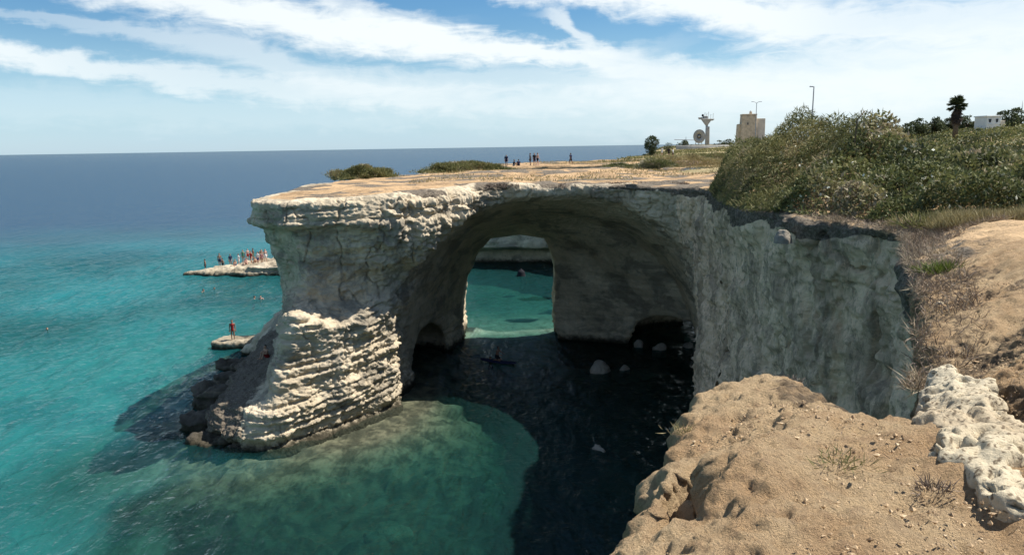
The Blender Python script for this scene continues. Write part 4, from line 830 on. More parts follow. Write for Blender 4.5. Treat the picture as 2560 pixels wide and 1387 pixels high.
# vegetation fringe on the lip over the span
p = np.column_stack([rv.uniform(-3.5, 13, 9000), rv.normal(50.9, 0.5, 9000)]); p[:, 1] += np.interp(p[:, 0], [-4, -1, 2, 6, 11, 13], [-1.6, 0.4, 0.9, 0.8, -0.2, -2]); m_ = fbm2(p[:, 0], p[:, 1] * 0, 0.5, 3, 4) > 0.0; p = p[m_]; n = len(p)
o = blade_obj('lip_herbs', np.column_stack([p, H(p[:, 0], p[:, 1]) - 0.08]), rdirs(n, rv) + [0, -0.2, 0.25], 0.12 + 0.15 * rv.random(n), 0.03, G_DRY, rv, 0.35 * rv.random(n)); tag(o, 'dark dry herbs fringing the lip above the arch', kind='stuff')
# ------------------------------------------------------------------ people
SKIN = [simple_mat('skin_tan', (0.42, 0.25, 0.165), 0.6, 0.3, 0.05), simple_mat('skin_brown', (0.26, 0.15, 0.10), 0.6, 0.3, 0.05), simple_mat('skin_pink', (0.55, 0.33, 0.25), 0.6, 0.3, 0.05)]
CLOTH = {n: simple_mat('cloth_' + n, c, 0.9, 0.1, 0.1) for n, c in dict(red=(0.26, 0.03, 0.03), blue=(0.04, 0.09, 0.28), black=(0.02, 0.02, 0.025), white=(0.75, 0.75, 0.72), navy=(0.025, 0.03, 0.07), pink=(0.45, 0.20, 0.20), green=(0.06, 0.20, 0.12), orange=(0.40, 0.16, 0.07), grey=(0.22, 0.22, 0.23)).items()}
HAIR = [simple_mat('hair_dark', (0.025, 0.018, 0.014), 0.6, 0.3), simple_mat('hair_brown', (0.09, 0.05, 0.03), 0.6, 0.3)]
def V3(*a): return np.array(a, float)
def pose(kind):
    """joints of a 1.70 m figure facing -y, feet (or seat, or waterline) at z = 0"""
    J = {}
    def trunk(pel, lean=0.0, side=0.0):
        J['pel'] = V3(*pel); u = V3(math.sin(side), -math.sin(lean), math.cos(lean)); u /= np.linalg.norm(u)
        J['belly'] = J['pel'] + u * 0.17; J['chest'] = J['pel'] + u * 0.38; J['neck'] = J['pel'] + u * 0.53
        J['head'] = J['neck'] + u * 0.17 + V3(0, -0.015, 0)
        for s, n in ((1, 'r'), (-1, 'l')): J['sh' + n] = J['chest'] + u * 0.085 + V3(s * 0.175, 0, 0); J['hip' + n] = J['pel'] + V3(s * 0.09, 0, -0.04)
    if kind in ('stand', 'walk', 'bend', 'armsup'):
        trunk((0, 0, 0.92), 0.75 if kind == 'bend' else 0.03)
        st = 0.24 if kind == 'walk' else 0.02
        for s, n in ((1, 'r'), (-1, 'l')):
            J['kn' + n] = V3(s * 0.10, -s * st * 0.7 - 0.03, 0.48); J['an' + n] = V3(s * 0.11, -s * st + 0.03, 0.08); J['toe' + n] = J['an' + n] + V3(s * 0.03, -0.17, -0.045)
            if kind == 'armsup': J['el' + n] = J['sh' + n] + V3(s * 0.20, -0.1, -0.12); J['wr' + n] = J['el' + n] + V3(-s * 0.08, -0.12, 0.20)
            elif kind == 'bend': J['el' + n] = J['sh' + n] + V3(s * 0.05, -0.1, -0.25); J['wr' + n] = J['el' + n] + V3(0, -0.12, -0.2)
            else: J['el' + n] = J['sh' + n] + V3(s * 0.06, s * st * 0.3 + 0.02, -0.28); J['wr' + n] = J['el' + n] + V3(s * 0.01, -0.06 + s * st * 0.3, -0.24)
    elif kind == 'sit':
        trunk((0, 0.0, 0.12), 0.15)
        for s, n in ((1, 'r'), (-1, 'l')):
            J['kn' + n] = V3(s * 0.12, -0.30, 0.46); J['an' + n] = V3(s * 0.11, -0.48, 0.08); J['toe' + n] = J['an' + n] + V3(s * 0.03, -0.17, -0.045)
            J['el' + n] = J['sh' + n] + V3(s * 0.07, -0.14, -0.22); J['wr' + n] = V3(s * 0.09, -0.36, 0.44)
    elif kind == 'kneel':
        trunk((0, 0.10, 0.36), 0.2)
        for s, n in ((1, 'r'), (-1, 'l')):
            J['kn' + n] = V3(s * 0.13, -0.20, 0.07); J['an' + n] = V3(s * 0.11, 0.22, 0.06); J['toe' + n] = J['an' + n] + V3(0, 0.13, -0.02)
            J['el' + n] = J['sh' + n] + V3(s * 0.12, -0.16, -0.2); J['wr' + n] = J['el' + n] + V3(-s * 0.06, -0.2, -0.06)
    elif kind == 'swim':
        trunk((0, 0.15, -0.62), 0.25)
        for s, n in ((1, 'r'), (-1, 'l')):
            J['kn' + n] = V3(s * 0.13, 0.10, -1.0); J['an' + n] = V3(s * 0.12, 0.35, -1.3); J['toe' + n] = J['an' + n] + V3(0, 0.1, -0.1)
            J['el' + n] = J['sh' + n] + V3(s * 0.2, -0.10, -0.10); J['wr' + n] = J['el' + n] + V3(s * 0.02, -0.22, -0.03)
    return J
def caps_of(J):
    c = []; f = V3(0, -1, 0)
    c += [(J['pel'], J['belly'], 0.125, 0.112), (J['belly'], J['chest'], 0.112, 0.13), (J['chest'], J['neck'], 0.12, 0.055), (J['neck'], J['head'] - V3(0, 0, .04), 0.052, 0.055), (J['head'] + V3(0, .012, .025), J['head'] + V3(0, 0, -.03), 0.088, 0.074), (J['head'] + V3(0, -.075, -.01), J['head'] + V3(0, -.098, -.025), 0.014, 0.016), (J['head'] + V3(0, -.06, -.075), J['head'] + V3(0, -.05, -.07), 0.034, 0.034)]
    for n, s in (('r', 1), ('l', -1)):
        c += [(J['head'] + V3(s * .082, .01, 0), J['head'] + V3(s * .088, .012, -.02), .014, .012)]
        c += [(J['chest'] + V3(s * .07, 0, .06), J['sh' + n], 0.085, 0.06), (J['sh' + n], J['el' + n], 0.056, 0.04), (J['el' + n], J['wr' + n], 0.042, 0.026)]
        hd = J['wr' + n] - J['el' + n]; hd /= np.linalg.norm(hd); sd = np.cross(hd, f); sd = sd / (np.linalg.norm(sd) + 1e-9)
        pm = J['wr' + n] + hd * 0.075; c.append((J['wr' + n], pm, 0.026, 0.034))
        for k_, (o_, l_) in enumerate(((-.026, .062), (-.009, .075), (.009, .07), (.026, .055))): c.append((pm + sd * o_, pm + sd * o_ * 1.4 + hd * l_ + f * 0.012, 0.0105, 0.009))
        c.append((J['wr' + n] + hd * .03 + sd * .03, J['wr' + n] + hd * .085 + sd * .058 + f * .01, 0.013, 0.011))
        c += [(J['hip' + n], J['kn' + n], 0.092, 0.058), (J['kn' + n], J['an' + n], 0.056, 0.036), (J['an' + n] - V3(0, -0.03, .035), J['toe' + n], 0.036, 0.03)]
    return c
def cloth_caps(J, what):
    g = 0.016
    if what == 'trunks':
        c = [(J['pel'] + V3(0, 0, .05), J['pel'] - V3(0, 0, .02), 0.125 + g, 0.12 + g)]
        for n in 'rl': c.append((J['hip' + n], J['hip' + n] * .45 + J['kn' + n] * .55, 0.092 + g, 0.078 + g))
    elif what == 'brief':
        c = [(J['pel'] + V3(0, 0, .01), J['pel'] - V3(0, 0, .03), 0.125 + g, 0.115 + g)]
        for n in 'rl': c.append((J['hip' + n], J['hip' + n] * .85 + J['kn' + n] * .15, 0.092 + g, 0.09 + g))
    elif what == 'suit':
        c = [(J['pel'] - V3(0, 0, .03), J['belly'], 0.125 + g, 0.112 + g), (J['belly'], J['chest'] + V3(0, 0, .02), 0.112 + g, 0.13 + g)]
    else:
        c = [(J['pel'], J['belly'], 0.125 + g, 0.118 + g), (J['belly'], J['chest'], 0.118 + g, 0.13 + g), (J['chest'], J['neck'] - V3(0, 0, .04), 0.12 + g, 0.075)]
        for n, s in (('r', 1), ('l', -1)): c += [(J['chest'] + V3(s * .07, 0, .06), J['sh' + n], 0.085 + g, 0.06 + g), (J['sh' + n], J['sh' + n] * .5 + J['el' + n] * .5, 0.058 + g, 0.052 + g)]
    return c
_cache = {}
def pmesh(key, caps, h, k_):
    if key not in _cache:
        V, F = caps_mesh(caps, h, k_); o = mesh_obj(key[0], V, F, SKIN[0], link=False); _cache[key] = o.data; bpy.data.objects.remove(o)
    return _cache[key]
def person(kind, loc, rz, lab, skin=0, wear=(('trunks', 'blue'),), hair=0, scale=1.0, long_hair=False, group=None, tilt=0.0):
    J = pose(kind); root = empty('person', loc, rz); root.scale = (scale,) * 3; root.rotation_euler.x = tilt
    def add(name, me, mat):
        o = bpy.data.objects.new(name, me); col.objects.link(o); o.parent = root
        o.material_slots[0].link = 'OBJECT'; o.material_slots[0].material = mat; return o
    add('body', pmesh(('body', kind), caps_of(J), 0.017, 0.03), SKIN[skin])
    for what, c in wear: add({'trunks': 'shorts', 'brief': 'swim_brief', 'suit': 'swimsuit', 'shirt': 'shirt'}[what], pmesh(('clothes', kind, what), cloth_caps(J, what), 0.022, 0.03), CLOTH[c])
    hc_ = [(J['head'] + V3(0, .03, .05), J['head'] + V3(0, .045, .0), 0.089, 0.078)]
    if long_hair: hc_ += [(J['head'] + V3(0, .05, .0), J['neck'] + V3(0, .07, -.08), 0.07, 0.05)]
    add('hair', pmesh(('hair', kind, long_hair), hc_, 0.02, 0.05), HAIR[hair])
    tag(root, lab, 'person', group); return root
def rayhit(px, py):
    """first solid thing seen at this spot (the sea stands in for open water)"""
    dg_ = bpy.context.evaluated_depsgraph_get(); r_ = ray(px, py); r_ = r_ / np.linalg.norm(r_)
    hit, loc, nrm, idx, ob, mat_ = scene.ray_cast(dg_, Vector((0, 0, CAM_Z)), Vector(r_)); return loc, ob
def drop(x, y, z0=30.0):
    dg_ = bpy.context.evaluated_depsgraph_get(); hit, loc, nrm, idx, ob, mat_ = scene.ray_cast(dg_, Vector((x, y, z0)), Vector((0, 0, -1))); return loc.z
bpy.context.view_layer.update()
# bathers on the long slab
B = [(512, 105.2, 'stand', 1, (('trunks', 'black'),), 'bather standing alone at the seaward end of the slab, in black shorts'),
     (549, 104.5, 'stand', 1, (('trunks', 'navy'),), 'tanned bather in navy shorts standing second from the slab\'s seaward end'),
     (556, 106.3, 'walk', 1, (('trunks', 'black'),), 'dark figure in black shorts walking just behind the second bather'),
     (576, 105.6, 'stand', 1, (('shirt', 'navy'), ('trunks', 'grey')), 'person in navy shirt and grey shorts standing midway along the slab'),
     (588, 104.0, 'sit', 0, (('trunks', 'blue'),), 'bather in blue shorts seated at the slab\'s front edge, midway along'),
     (597, 105.8, 'stand', 2, (('shirt', 'white'), ('trunks', 'white')), 'bather dressed all in white standing midway along the slab'),
     (608, 106.0, 'stand', 0, (('suit', 'green'),), 'bather in a green swimsuit standing right of the one in white'),
     (616, 104.4, 'sit', 2, (('suit', 'pink'),), 'bather in a pink swimsuit seated at the front of the crowd on the slab'),
     (620, 106.2, 'stand', 2, (('trunks', 'red'),), 'pale bather in red shorts standing in the middle of the crowd'),
     (628, 105.0, 'walk', 0, (('suit', 'red'),), 'bather in a red swimsuit stepping through the crowd'),
     (634, 106.6, 'stand', 1, (('trunks', 'green'),), 'tall tanned bather in green shorts at the back of the crowd'),
     (637, 104.2, 'sit', 0, (('trunks', 'orange'),), 'seated bather in orange shorts at the front right of the crowd'),
     (645, 105.6, 'stand', 2, (('shirt', 'white'), ('trunks', 'blue')), 'person in white shirt and blue shorts near the pier end of the slab'),
     (650, 106.8, 'bend', 0, (('trunks', 'grey'),), 'bather in grey shorts bending over near the pier end of the slab'),
     (655, 105.0, 'stand', 0, (('suit', 'pink'),), 'standing bather in a pink swimsuit close to the pier'),
     (648, 107.6, 'armsup', 1, (('trunks', 'black'),), 'bather in black shorts shading the eyes on the highest part of the slab'),
     (664, 106.0, 'stand', 2, (('trunks', 'white'),), 'bather in white shorts standing where the slab meets the pier')]
for i, (px, y, k_, sk, wr, lab) in enumerate(B):
    x = aty(px, 650, y)[0]; person(k_, (x, y, drop(x, y) - 0.02), R((i * 73) % 120 - 60), lab, sk, wr, i % 2, 1.0 + 0.05 * math.sin(i * 2.1), wr[0][0] == 'suit', 'bathers on the rock slab')
x = aty(583, 848, 63.4)[0]; person('stand', (x, 63.4, drop(x, 63.4) - 0.02), R(20), 'bather in red swimsuit standing on the flat ledge beside the pier', 1, (('suit', 'red'),), 0, 1.0, True)
loc, ob = rayhit(668, 892); person('sit', (loc.x, loc.y, loc.z - 0.05), R(-40), 'seated bather in red shorts tucked in the shade of the pier foot', 0, (('trunks', 'red'),), 0)
# swimmers
for px, py, k_, lab in ((118, 826, 0, 'lone swimmer far out at the left of the picture'), (508, 728, 1, 'swimmer in open water below the slab, the left one of two'), (536, 724, 1, 'swimmer in open water below the slab, the right one of two'),
        (636, 746, 0, 'dark haired swimmer beside the pier, left of a pair'), (652, 745, 2, 'pale swimmer beside the pier, right of a pair'), (1226, 900, 1, 'swimmer beside the dark board in the shade of the arch')):
    p = atz(px, py, 0); person('swim', (p[0], p[1], 0.12), R((px * 37) % 360), lab, k_, (('trunks', 'navy'),), 0)
# board with a kneeling paddler under the arch
p = atz(1245, 905, 0); root = empty('paddle_board', (p[0], p[1], 0.0), R(62))
t = np.linspace(-1, 1, 25); w = 0.36 * np.sqrt(np.clip(1 - np.abs(t) ** 2.6, 0, 1)); rock = 0.06 * np.abs(t) ** 3
V = []; F = []
for i, (a, b_, c_) in enumerate(zip(t, w, rock)): V += [(-b_, a * 1.6, 0.02 + c_), (-b_ * .9, a * 1.6, 0.12 + c_), (b_ * .9, a * 1.6, 0.12 + c_), (b_, a * 1.6, 0.02 + c_)]
for i in range(24):
    for k_ in range(4): F.append((i * 4 + k_, (i + 1) * 4 + k_, (i + 1) * 4 + (k_ + 1) % 4, i * 4 + (k_ + 1) % 4))
mesh_obj('deck', V, F, CLOTH['navy'], root); V2, F2 = tube([(0, -1.35, -0.15), (0, -1.3, 0.02)], [0.02, 0.06], 8); mesh_obj('fin', V2, F2, CLOTH['black'], root)
tag(root, 'dark paddle board floating in the shade under the arch', 'paddle board')
person('kneel', (p[0], p[1], 0.13), R(62), 'dark figure kneeling on the paddle board under the arch', 1, (('trunks', 'black'),), 0)
p = atz(1303, 690, 0); V, F = caps_mesh([((0, 0, -0.1), (0, 0, 0.35), 0.62, 0.5), ((0, 0, 0.8), (0, 0, 0.95), 0.08, 0.08)], 0.08, 0.2); o = mesh_obj('buoy', V, F, CLOTH['black']); o.location = (p[0], p[1], 0); tag(o, 'black round buoy on the green water seen through the arch', 'buoy')
# walkers on the far headland
for i, (px, py, y, k_, sk, wr, lab) in enumerate([
        (1266, 418, 108, 'bend', 1, (('shirt', 'navy'), ('trunks', 'navy')), 'person in dark clothes bending down at the left end of the sandy headland'),
        (1284, 417, 108, 'sit', 1, (('shirt', 'black'), ('trunks', 'grey')), 'person in black shirt sitting on the sand of the far headland'),
        (1297, 416, 109, 'sit', 0, (('shirt', 'navy'), ('trunks', 'black')), 'person in navy shirt sitting right of the one in black on the headland'),
        (1326, 418, 108, 'stand', 1, (('shirt', 'grey'), ('trunks', 'black')), 'person in grey shirt standing left in the group on the headland'),
        (1336, 419, 109, 'stand', 0, (('shirt', 'black'), ('trunks', 'navy')), 'person in black shirt standing in the middle of the headland group'),
        (1344, 419, 108, 'walk', 2, (('trunks', 'black'),), 'bare chested walker at the right of the headland group'),
        (1427, 412, 112, 'walk', 1, (('shirt', 'navy'), ('trunks', 'black')), 'lone walker in navy on the sand right of the headland group'),
        (1655, 390, 165, 'stand', 2, (('shirt', 'white'), ('trunks', 'white')), 'person in white far off beside the round tree'),
        (1682, 390, 150, 'stand', 0, (('shirt', 'white'), ('trunks', 'black')), 'far person in white shirt and black shorts before the low wall'),
        (1672, 388, 158, 'stand', 1, (('shirt', 'black'), ('trunks', 'black')), 'far person all in black between two people in white')]):
    x = aty(px, py, y)[0]; person(k_, (x, y, drop(x, y) - 0.01), R((i * 97) % 360), lab, sk, wr, i % 2)

# ------------------------------------------------------------------ far buildings, masts and trees
M_CONC = simple_mat('weathered_concrete', (0.42, 0.40, 0.36), 0.9, 0.1, 0.15, 0.8, 0.02)
M_TUFA = simple_mat('tan_masonry', (0.58, 0.47, 0.33), 0.9, 0.1, 0.18, 1.2, 0.03)
M_PLAST = simple_mat('cream_plaster', (0.66, 0.58, 0.47), 0.85, 0.1, 0.08, 0.9)
M_WHITE = simple_mat('white_plaster', (0.78, 0.77, 0.72), 0.8, 0.1, 0.05, 0.9)
M_STEEL = simple_mat('galvanised_steel', (0.30, 0.31, 0.33), 0.5, 0.4, 0.1, 2.0, 0, 0.6)
M_DARK = simple_mat('dark_opening', (0.03, 0.03, 0.035), 0.4, 0.4, 0.1)
def part(name, vf, mat, parent, smooth=False): return mesh_obj(name, vf[0], vf[1], mat, parent, smooth)
def gz(x, y): return float(H(x, y))
# watch tower
y = 215; x = aty(1872, 357, y)[0]; zg = gz(x, y) - 0.3; T = empty('watch_tower', (x, y, zg), R(-8)); T.scale = (0.85, 0.85, 1); zt = aty(1868, 289, y)[2] - zg
part('wall', frustum(-0.4, 0, 0, zt, 5.6, 5.2, 4.6, 4.4, 0.12), M_TUFA, T); part('wall', frustum(-2.5, 0.3, 0, zt - 2.3, 3.2, 4.2, 2.6, 3.6, 0.15), M_TUFA, T)
part('parapet', frustum(-0.4, 0, zt - 0.02, zt + 0.35, 4.75, 4.55, 4.75, 4.55, 0.05), M_TUFA, T)
cu = part('cupola', frustum(0.25, 0, zt + 0.33, zt + 0.95, 0.8, 0.8, 0.7, 0.7, 0.05), M_TUFA, T); V, F = caps_mesh([((0.25, 0, zt + 1.0), (0.25, 0, zt + 1.25), 0.42, 0.12)], 0.07, 0.05); mesh_obj('dome', V, F, M_CONC, cu)
part('annex', frustum(3.2, 0.4, 0, zt - 0.9, 3.0, 4.0, 3.0, 4.0, 0.06), M_PLAST, T)
for wx, wz, ww in ((-0.9, zt - 2.6, 0.35), (-2.5, zt - 4.2, 0.3)):
    wn = part('window', frustum(wx, -2.45 if wx > -2 else -1.72, wz, wz + 0.6, ww, 0.1, ww, 0.1, 0.01), M_DARK, T); part('sill', frustum(wx, -2.53 if wx > -2 else -1.8, wz - 0.12, wz - 0.01, ww + 0.3, 0.25, ww + 0.3, 0.25, 0.02), M_PLAST, wn)
tag(T, 'square tan masonry watch tower with a small cupola, half hidden behind the hump', 'tower')
# observation mast with flared concrete head
y = 225; x = aty(1768, 357, y)[0]; zg = gz(x, y) - 0.3; T = empty('lookout_tower', (x, y, zg), 0); zt = aty(1768, 300, y)[2] - zg
part('shaft', frustum(0, 0, 0, zt - 1.9, 1.15, 1.15, 1.0, 1.0, 0.1), M_CONC, T)
part('shaft', frustum(-0.25, 0.05, zt - 1.95, zt - 1.4, 0.6, 0.6, 0.6, 0.6, 0.05), M_CONC, T)
part('flared_head', frustum(-0.35, 0, zt - 1.5, zt + 0.3, 0.65, 0.65, 3.0, 1.6, 0.08), M_CONC, T); part('cabin', frustum(-0.75, 0, zt + 0.28, zt + 1.1, 1.3, 1.3, 1.2, 1.2, 0.08), M_CONC, T)
part('arm', frustum(-2.1, 0, zt + 0.15, zt + 0.75, 1.0, 0.7, 1.3, 0.8, 0.06), M_CONC, T); part('arm', frustum(1.15, 0, zt - 0.25, zt + 0.25, 0.5, 0.7, 1.5, 0.8, 0.06), M_CONC, T)
V, F = caps_mesh([((-1.5, 0, zt + 1.2), (-1.5, 0, zt + 1.35), 0.33, 0.33)], 0.06, 0.05); mesh_obj('lantern', V, F, M_DARK, T, True)
for ax_x, ah in ((-0.9, 1.9), (-0.4, 1.6), (0.1, 2.0), (0.8, 1.3), (1.5, 1.6)):
    an = part('antenna', tube([(ax_x, 0, zt + 0.2), (ax_x + 0.05, 0, zt + 0.2 + ah)], [0.05, 0.035], 6), M_STEEL, T); part('antenna_tip', tube([(ax_x - 0.02, 0, zt + 0.2 + ah * .72), (ax_x + 0.1, 0, zt + 0.25 + ah)], [0.08, 0.08], 6), M_WHITE, an)
tag(T, 'concrete lookout tower with a flared head and thin antennas', 'tower')
# dish beside it
y = 222; x = aty(1748, 357, y)[0]; zg = gz(x, y) - 0.2; T = empty('dish_antenna', (x, y, zg), 0); zc = aty(1748, 341, y)[2] - zg; rd = 1.75
V = [(0, 0.35, zc)]; F = []; n = 28; rr = (0.35, 0.7, 1.0)
for q_ in rr: V += [(rd * q_ * math.cos(2 * math.pi * k_ / n), 0.35 * (1 - q_ * q_), zc + rd * q_ * math.sin(2 * math.pi * k_ / n) * 1.12) for k_ in range(n)]
for q_ in reversed(rr): V += [(rd * q_ * math.cos(2 * math.pi * k_ / n), 0.35 * (1 - q_ * q_) + 0.12, zc + rd * q_ * math.sin(2 * math.pi * k_ / n) * 1.12) for k_ in range(n)]
for r_ in range(5):
    for k_ in range(n): F.append((1 + r_ * n + k_, 1 + r_ * n + (k_ + 1) % n, 1 + (r_ + 1) * n + (k_ + 1) % n, 1 + (r_ + 1) * n + k_))
for k_ in range(0, n, 2): F.append((0, 1 + k_, 1 + (k_ + 1) % n, 1 + (k_ + 2) % n))
mesh_obj('reflector', V, F, M_CONC, T)
for lx in (-1.0, 0.0, 1.0): part('leg', tube([(lx, 0.5, 0), (lx * 0.7, 0.45, zc - 0.6)], 0.10, 6), M_CONC, T)
part('feed', tube([(0, -1.1, zc), (0, 0.3, zc)], [0.12, 0.04], 6), M_STEEL, T)
tag(T, 'large round grey dish facing the sea, left of the lookout tower', 'dish')
y = 220; x = aty(1712, 357, y)[0]; zg = gz(x, y) - 0.1; T = empty('antenna_boom', (x, y, zg)); zc = aty(1712, 350, y)[2] - zg
part('boom', tube([(-3.0, 0, zc + 0.15), (0, 0, zc), (2.6, 0, zc - 0.1)], 0.09, 6), M_STEEL, T); part('mast', tube([(0.3, 0, 0), (0.3, 0, zc + 0.9)], [0.12, 0.05], 6), M_STEEL, T); part('hut', frustum(0.3, 0.4, 0, zc - 0.35, 1.7, 1.4, 1.1, 1.0, 0.08), M_CONC, T)
tag(T, 'low hut with a thin horizontal antenna boom left of the dish', 'antenna')
# street lamps
y = 170; x = aty(1890, 300, y)[0]; zg = gz(x, y); T = empty('street_lamp', (x, y, zg)); zt = aty(1890, 258, y)[2] - zg
part('pole', tube([(0, 0, 0), (0, 0, zt)], [0.11, 0.06], 8), M_STEEL, T)
for s in (-1, 1):
    a_ = part('arm', tube([(0, 0, zt - 0.05), (s * 0.35, 0, zt + 0.2), (s * 0.6, 0, zt + 0.28)], 0.05, 6), M_STEEL, T); part('lamp_head', frustum(s * 0.85, 0, zt + 0.24, zt + 0.36, 0.62, 0.25, 0.5, 0.2, 0.02), M_STEEL, a_)
tag(T, 'double armed street lamp rising behind the watch tower', 'street lamp')
y = 112; x = aty(2029, 300, y)[0]; zg = gz(x, y); T = empty('street_lamp', (x, y, zg)); zt = aty(2031, 217, y)[2] - zg
part('pole', tube([(0, 0, 0), (0.1, 0, zt)], [0.13, 0.075], 8), M_STEEL, T); a_ = part('arm', tube([(0.1, 0, zt - 0.04), (-0.25, 0, zt + 0.02)], 0.05, 6), M_STEEL, T); part('lamp_head', frustum(-0.25, 0, zt - 0.06, zt + 0.1, 0.55, 0.25, 0.45, 0.2, 0.02), M_STEEL, a_)
tag(T, 'tall single armed street lamp standing above the reedy hump', 'street lamp')
y = 150; x = aty(2553, 290, y)[0]; zg = gz(x, y); T = mesh_obj('mast', *tube([(0, 0, 0), (0.05, 0, aty(2553, 253, y)[2] - zg)], [0.12, 0.05], 6), M_STEEL); T.location = (x, y, zg); tag(T, 'thin grey mast above the ridge at the right edge of the picture', 'mast')
# white house on the ridge
y = 140; x = aty(2468, 312, y)[0]; zg = gz(x, y) - 0.3; T = empty('white_house', (x, y, zg), R(10)); T.scale = (0.72, 0.72, 1); zt = aty(2468, 290, y)[2] - zg
part('wall', frustum(0, 0, 0, zt - 0.2, 4.0, 4.0, 4.0, 4.0, 0.04), M_WHITE, T); part('roof', frustum(0, 0, zt - 0.22, zt, 4.4, 4.4, 4.4, 4.4, 0.05), M_WHITE, T); part('wall', frustum(3.0, 0.6, 0, zt - 0.9, 2.6, 3.0, 2.6, 3.0, 0.04), M_PLAST, T)
for wx in (-1.1, 0.9):
    wn = part('window', frustum(wx, -2.01, zt - 1.2, zt - 0.6, 0.5, 0.08, 0.8, 0.08, 0.01), M_DARK, T); part('sill', frustum(wx, -2.07, zt - 1.5, zt - 1.41, 1.0, 0.2, 1.0, 0.2, 0.01), M_WHITE, wn)
tag(T, 'small flat roofed white house among the trees on the ridge', 'house')
# low dry wall in front of the towers
y = 200; x0, x1 = aty(1690, 372, y)[0], aty(1840, 368, y)[0]; zg = gz((x0 + x1) / 2, y) - 0.4
o = mesh_obj('dry_stone_wall', *frustum(0, 0, 0, 1.1, x1 - x0, 0.6, x1 - x0, 0.45, 0.08), M_CONC); o.location = ((x0 + x1) / 2, y, zg); tag(o, 'long low dark stone wall in front of the towers', 'wall')

def tree(px, py_base, y, w, hgt, lab, n=1600, trunk_h=0.35, name='tree', mat=G_TREE, group=None, lump=0.25):
    p = aty(px, py_base, y); z = gz(p[0], y) - 0.2; zb = min(z, p[2]); root = empty(name, (p[0], y, zb)); r_ = np.random.default_rng(int(px * 3 + y)); H_ = hgt + (p[2] - zb)
    zc = H_ * (1 + trunk_h) / 2; hz = H_ * (1 - trunk_h) / 2
    tr_ = [tube([(0, 0, -0.2), (0.05 * w, 0, H_ * trunk_h), (0.0, 0, zc)], [0.06 * w, 0.045 * w, 0.02 * w], 7)]
    for k_ in range(5):
        a = k_ * 1.3; tr_.append(tube([(0.03 * w, 0, H_ * trunk_h * 0.9), (0.22 * w * math.cos(a), 0.22 * w * math.sin(a), zc), (0.36 * w * math.cos(a), 0.36 * w * math.sin(a), zc + hz * 0.3)], [0.03 * w, 0.02 * w, 0.008 * w], 5))
    mesh_obj('trunk', *join(tr_), M_BARK, root)
    cen = r_.normal(size=(14, 3)) * [0.26, 0.26, 0.30]; pick = r_.integers(0, 14, n); u = rdirs(n, r_)
    c = cen[pick] + u * (0.16 + 0.10 * r_.random((n, 1))); c = c / (1 + np.maximum(0, np.linalg.norm(c, axis=1, keepdims=True) - 0.5)) * [w, w, hz * 2] + [0, 0, zc]
    tone = 0.45 + 0.3 * fbm(c + px, 1.2 / w * 3, 2, 3) + 0.18 * r_.normal(size=n)
    blade_obj('crown', c, rdirs(n, r_), 0.11 * w * (0.6 + 0.6 * r_.random(n)), 0.06 * w, mat, r_, tone, 0.3, root)['kind'] = 'stuff'
    tag(root, lab, 'tree', group); return root
tree(1630, 385, 175, 3.6, 3.6, 'round dark tree alone at the end of the sandy track', trunk_h=0.18)
for i, (px, py, w, hgt, lab) in enumerate([
        (2262, 330, 3.4, 1.3, 'lowest tree at the left end of the ridge line'), (2300, 327, 3.6, 1.7, 'second tree from the left end of the ridge line'), (2338, 324, 3.8, 1.8, 'third tree from the left end of the ridge line'),
        (2420, 318, 3.6, 1.9, 'ridge tree just right of the palm'), (2512, 312, 3.6, 2.2, 'ridge tree just right of the white house'), (2545, 308, 4.2, 2.3, 'tallest ridge tree at the right edge of the picture'), (2380, 322, 3.6, 1.7, 'ridge tree directly behind the palm skirt')]):
    tree(px, py, 143 + i, w, hgt, lab, 1300, 0.15, 'ridge_tree', G_TREE, 'trees along the ridge')
# low dark trees and bushes around the towers
for i, (px, py, y, w, hgt, lab) in enumerate([(1705, 368, 205, 3.0, 1.6, 'dark bush at the left end of the low stone wall'), (1800, 366, 208, 2.6, 1.3, 'dark bush between lookout and watch tower, the left one'), (1822, 365, 208, 3.2, 1.6, 'dark bush touching the foot of the watch tower'), (1670, 378, 185, 2.2, 2.0, 'small dark tree right of the round tree')]):
    tree(px, py, y, w, hgt, lab, 700, 0.12, 'bush_tree', G_TREE, 'dark growth around the towers')
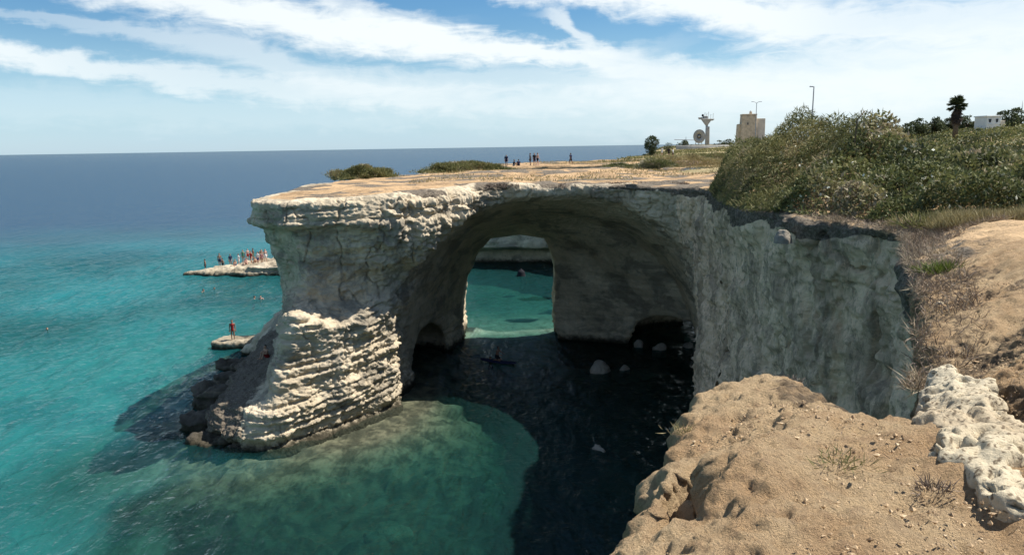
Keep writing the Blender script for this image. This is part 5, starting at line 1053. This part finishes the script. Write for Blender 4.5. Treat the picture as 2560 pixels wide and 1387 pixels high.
# palm with a skirt of dead fronds
y = 126; p = aty(2388, 325, y); zg = gz(p[0], y); T = empty('palm_tree', (p[0], y, zg)); r_ = np.random.default_rng(9); zt = aty(2388, 262, y)[2] - zg
part('trunk', tube([(0, 0, -0.2), (0.05, 0, zt * 0.5), (0, 0, zt)], [0.42, 0.36, 0.3], 10), M_BARK, T, True)
def fronds(name, n, mat, pitch0, pitch1, ln, z0, z1, tone):
    for k_ in range(n):
        a = 2.4 * k_ + r_.random() * 0.5; e = pitch0 + (pitch1 - pitch0) * r_.random(); zc = z0 + (z1 - z0) * r_.random(); m_ = 40
        d_ = V3(math.cos(a) * math.cos(e), math.sin(a) * math.cos(e), math.sin(e)); up_ = V3(0, 0, 1); sd = np.cross(d_, up_); sd /= np.linalg.norm(sd) + 1e-9
        hub = V3(0, 0, zc) + d_ * ln * (0.3 + 0.25 * r_.random()); fan = np.linspace(-1.5, 1.5, m_); D = np.cos(fan)[:, None] * d_ + np.sin(fan)[:, None] * sd + r_.normal(size=(m_, 3)) * 0.08 - [0, 0, 0.12]
        V, F = blades(np.repeat(hub[None], m_, 0), D, ln * 0.6, ln * 0.085, r_, 0.15); sv, sf = tube([V3(0, 0, zc), hub], [0.03, 0.015], 4, False)
        V, F = join([(V, F), (sv, sf)]); mesh_obj(name, V, F, mat, T, False, {'rnd': np.full(len(V), np.clip(tone + 0.2 * r_.normal(), 0, 1))})
fronds('frond', 44, G_TREE, -0.5, 1.4, 1.5, zt - 0.5, zt + 0.4, 0.5)
fronds('dead_frond', 60, G_DRY, -1.4, -0.6, 1.25, zt - 2.4, zt - 0.2, 0.12)
tag(T, 'stout fan palm with a skirt of dead fronds on the ridge', 'palm tree')
# bare stems behind the scrub
for i, (px, py, ht, lab) in enumerate([(2182, 338, 0.9, 'bare stalked plant against the sky right of the hump, the left one'), (2212, 340, 1.0, 'bare stalked plant against the sky right of the hump, the right one')]):
    p = aty(px, py, 42); root = empty('stalk_plant', (p[0], 42, p[2] - 0.9)); r_ = np.random.default_rng(i); pr_ = []
    for k_ in range(7):
        a = r_.normal(size=2) * 0.25; st = part('stem', tube([(a[0] * .6, a[1] * .6, 0), (a[0] * 1.4, a[1] * 1.2, ht * 0.6 + 0.8 * (0.5 + r_.random() * 0.5)), (a[0] * 1.7, a[1] * 1.5, 0.9 + ht * (0.5 + 0.5 * r_.random()))], [0.03, 0.02, 0.012], 5), M_BARK, root)
    n = 160; c = np.column_stack([r_.normal(size=(n, 2)) * 0.35, 0.5 + 0.8 * r_.random(n)]); blade_obj('leaves', c, rdirs(n, r_) + [0, 0, .5], 0.25, 0.05, G_SCRUB, r_, 0.4 + 0.5 * r_.random(n), 0.3, root)['kind'] = 'stuff'
    tag(root, lab, 'plant', 'stalked plants behind the scrub')
p = aty(2140, 300, 27); o = mesh_obj('dead_branch', *tube([(0, 0, -0.8), (0.05, 0, 0), (0.28, 0, 0.3)], [0.03, 0.025, 0.015], 6), M_BARK); o.location = p; tag(o, 'dark dead branch leaning out of the top of the hump', 'branch')
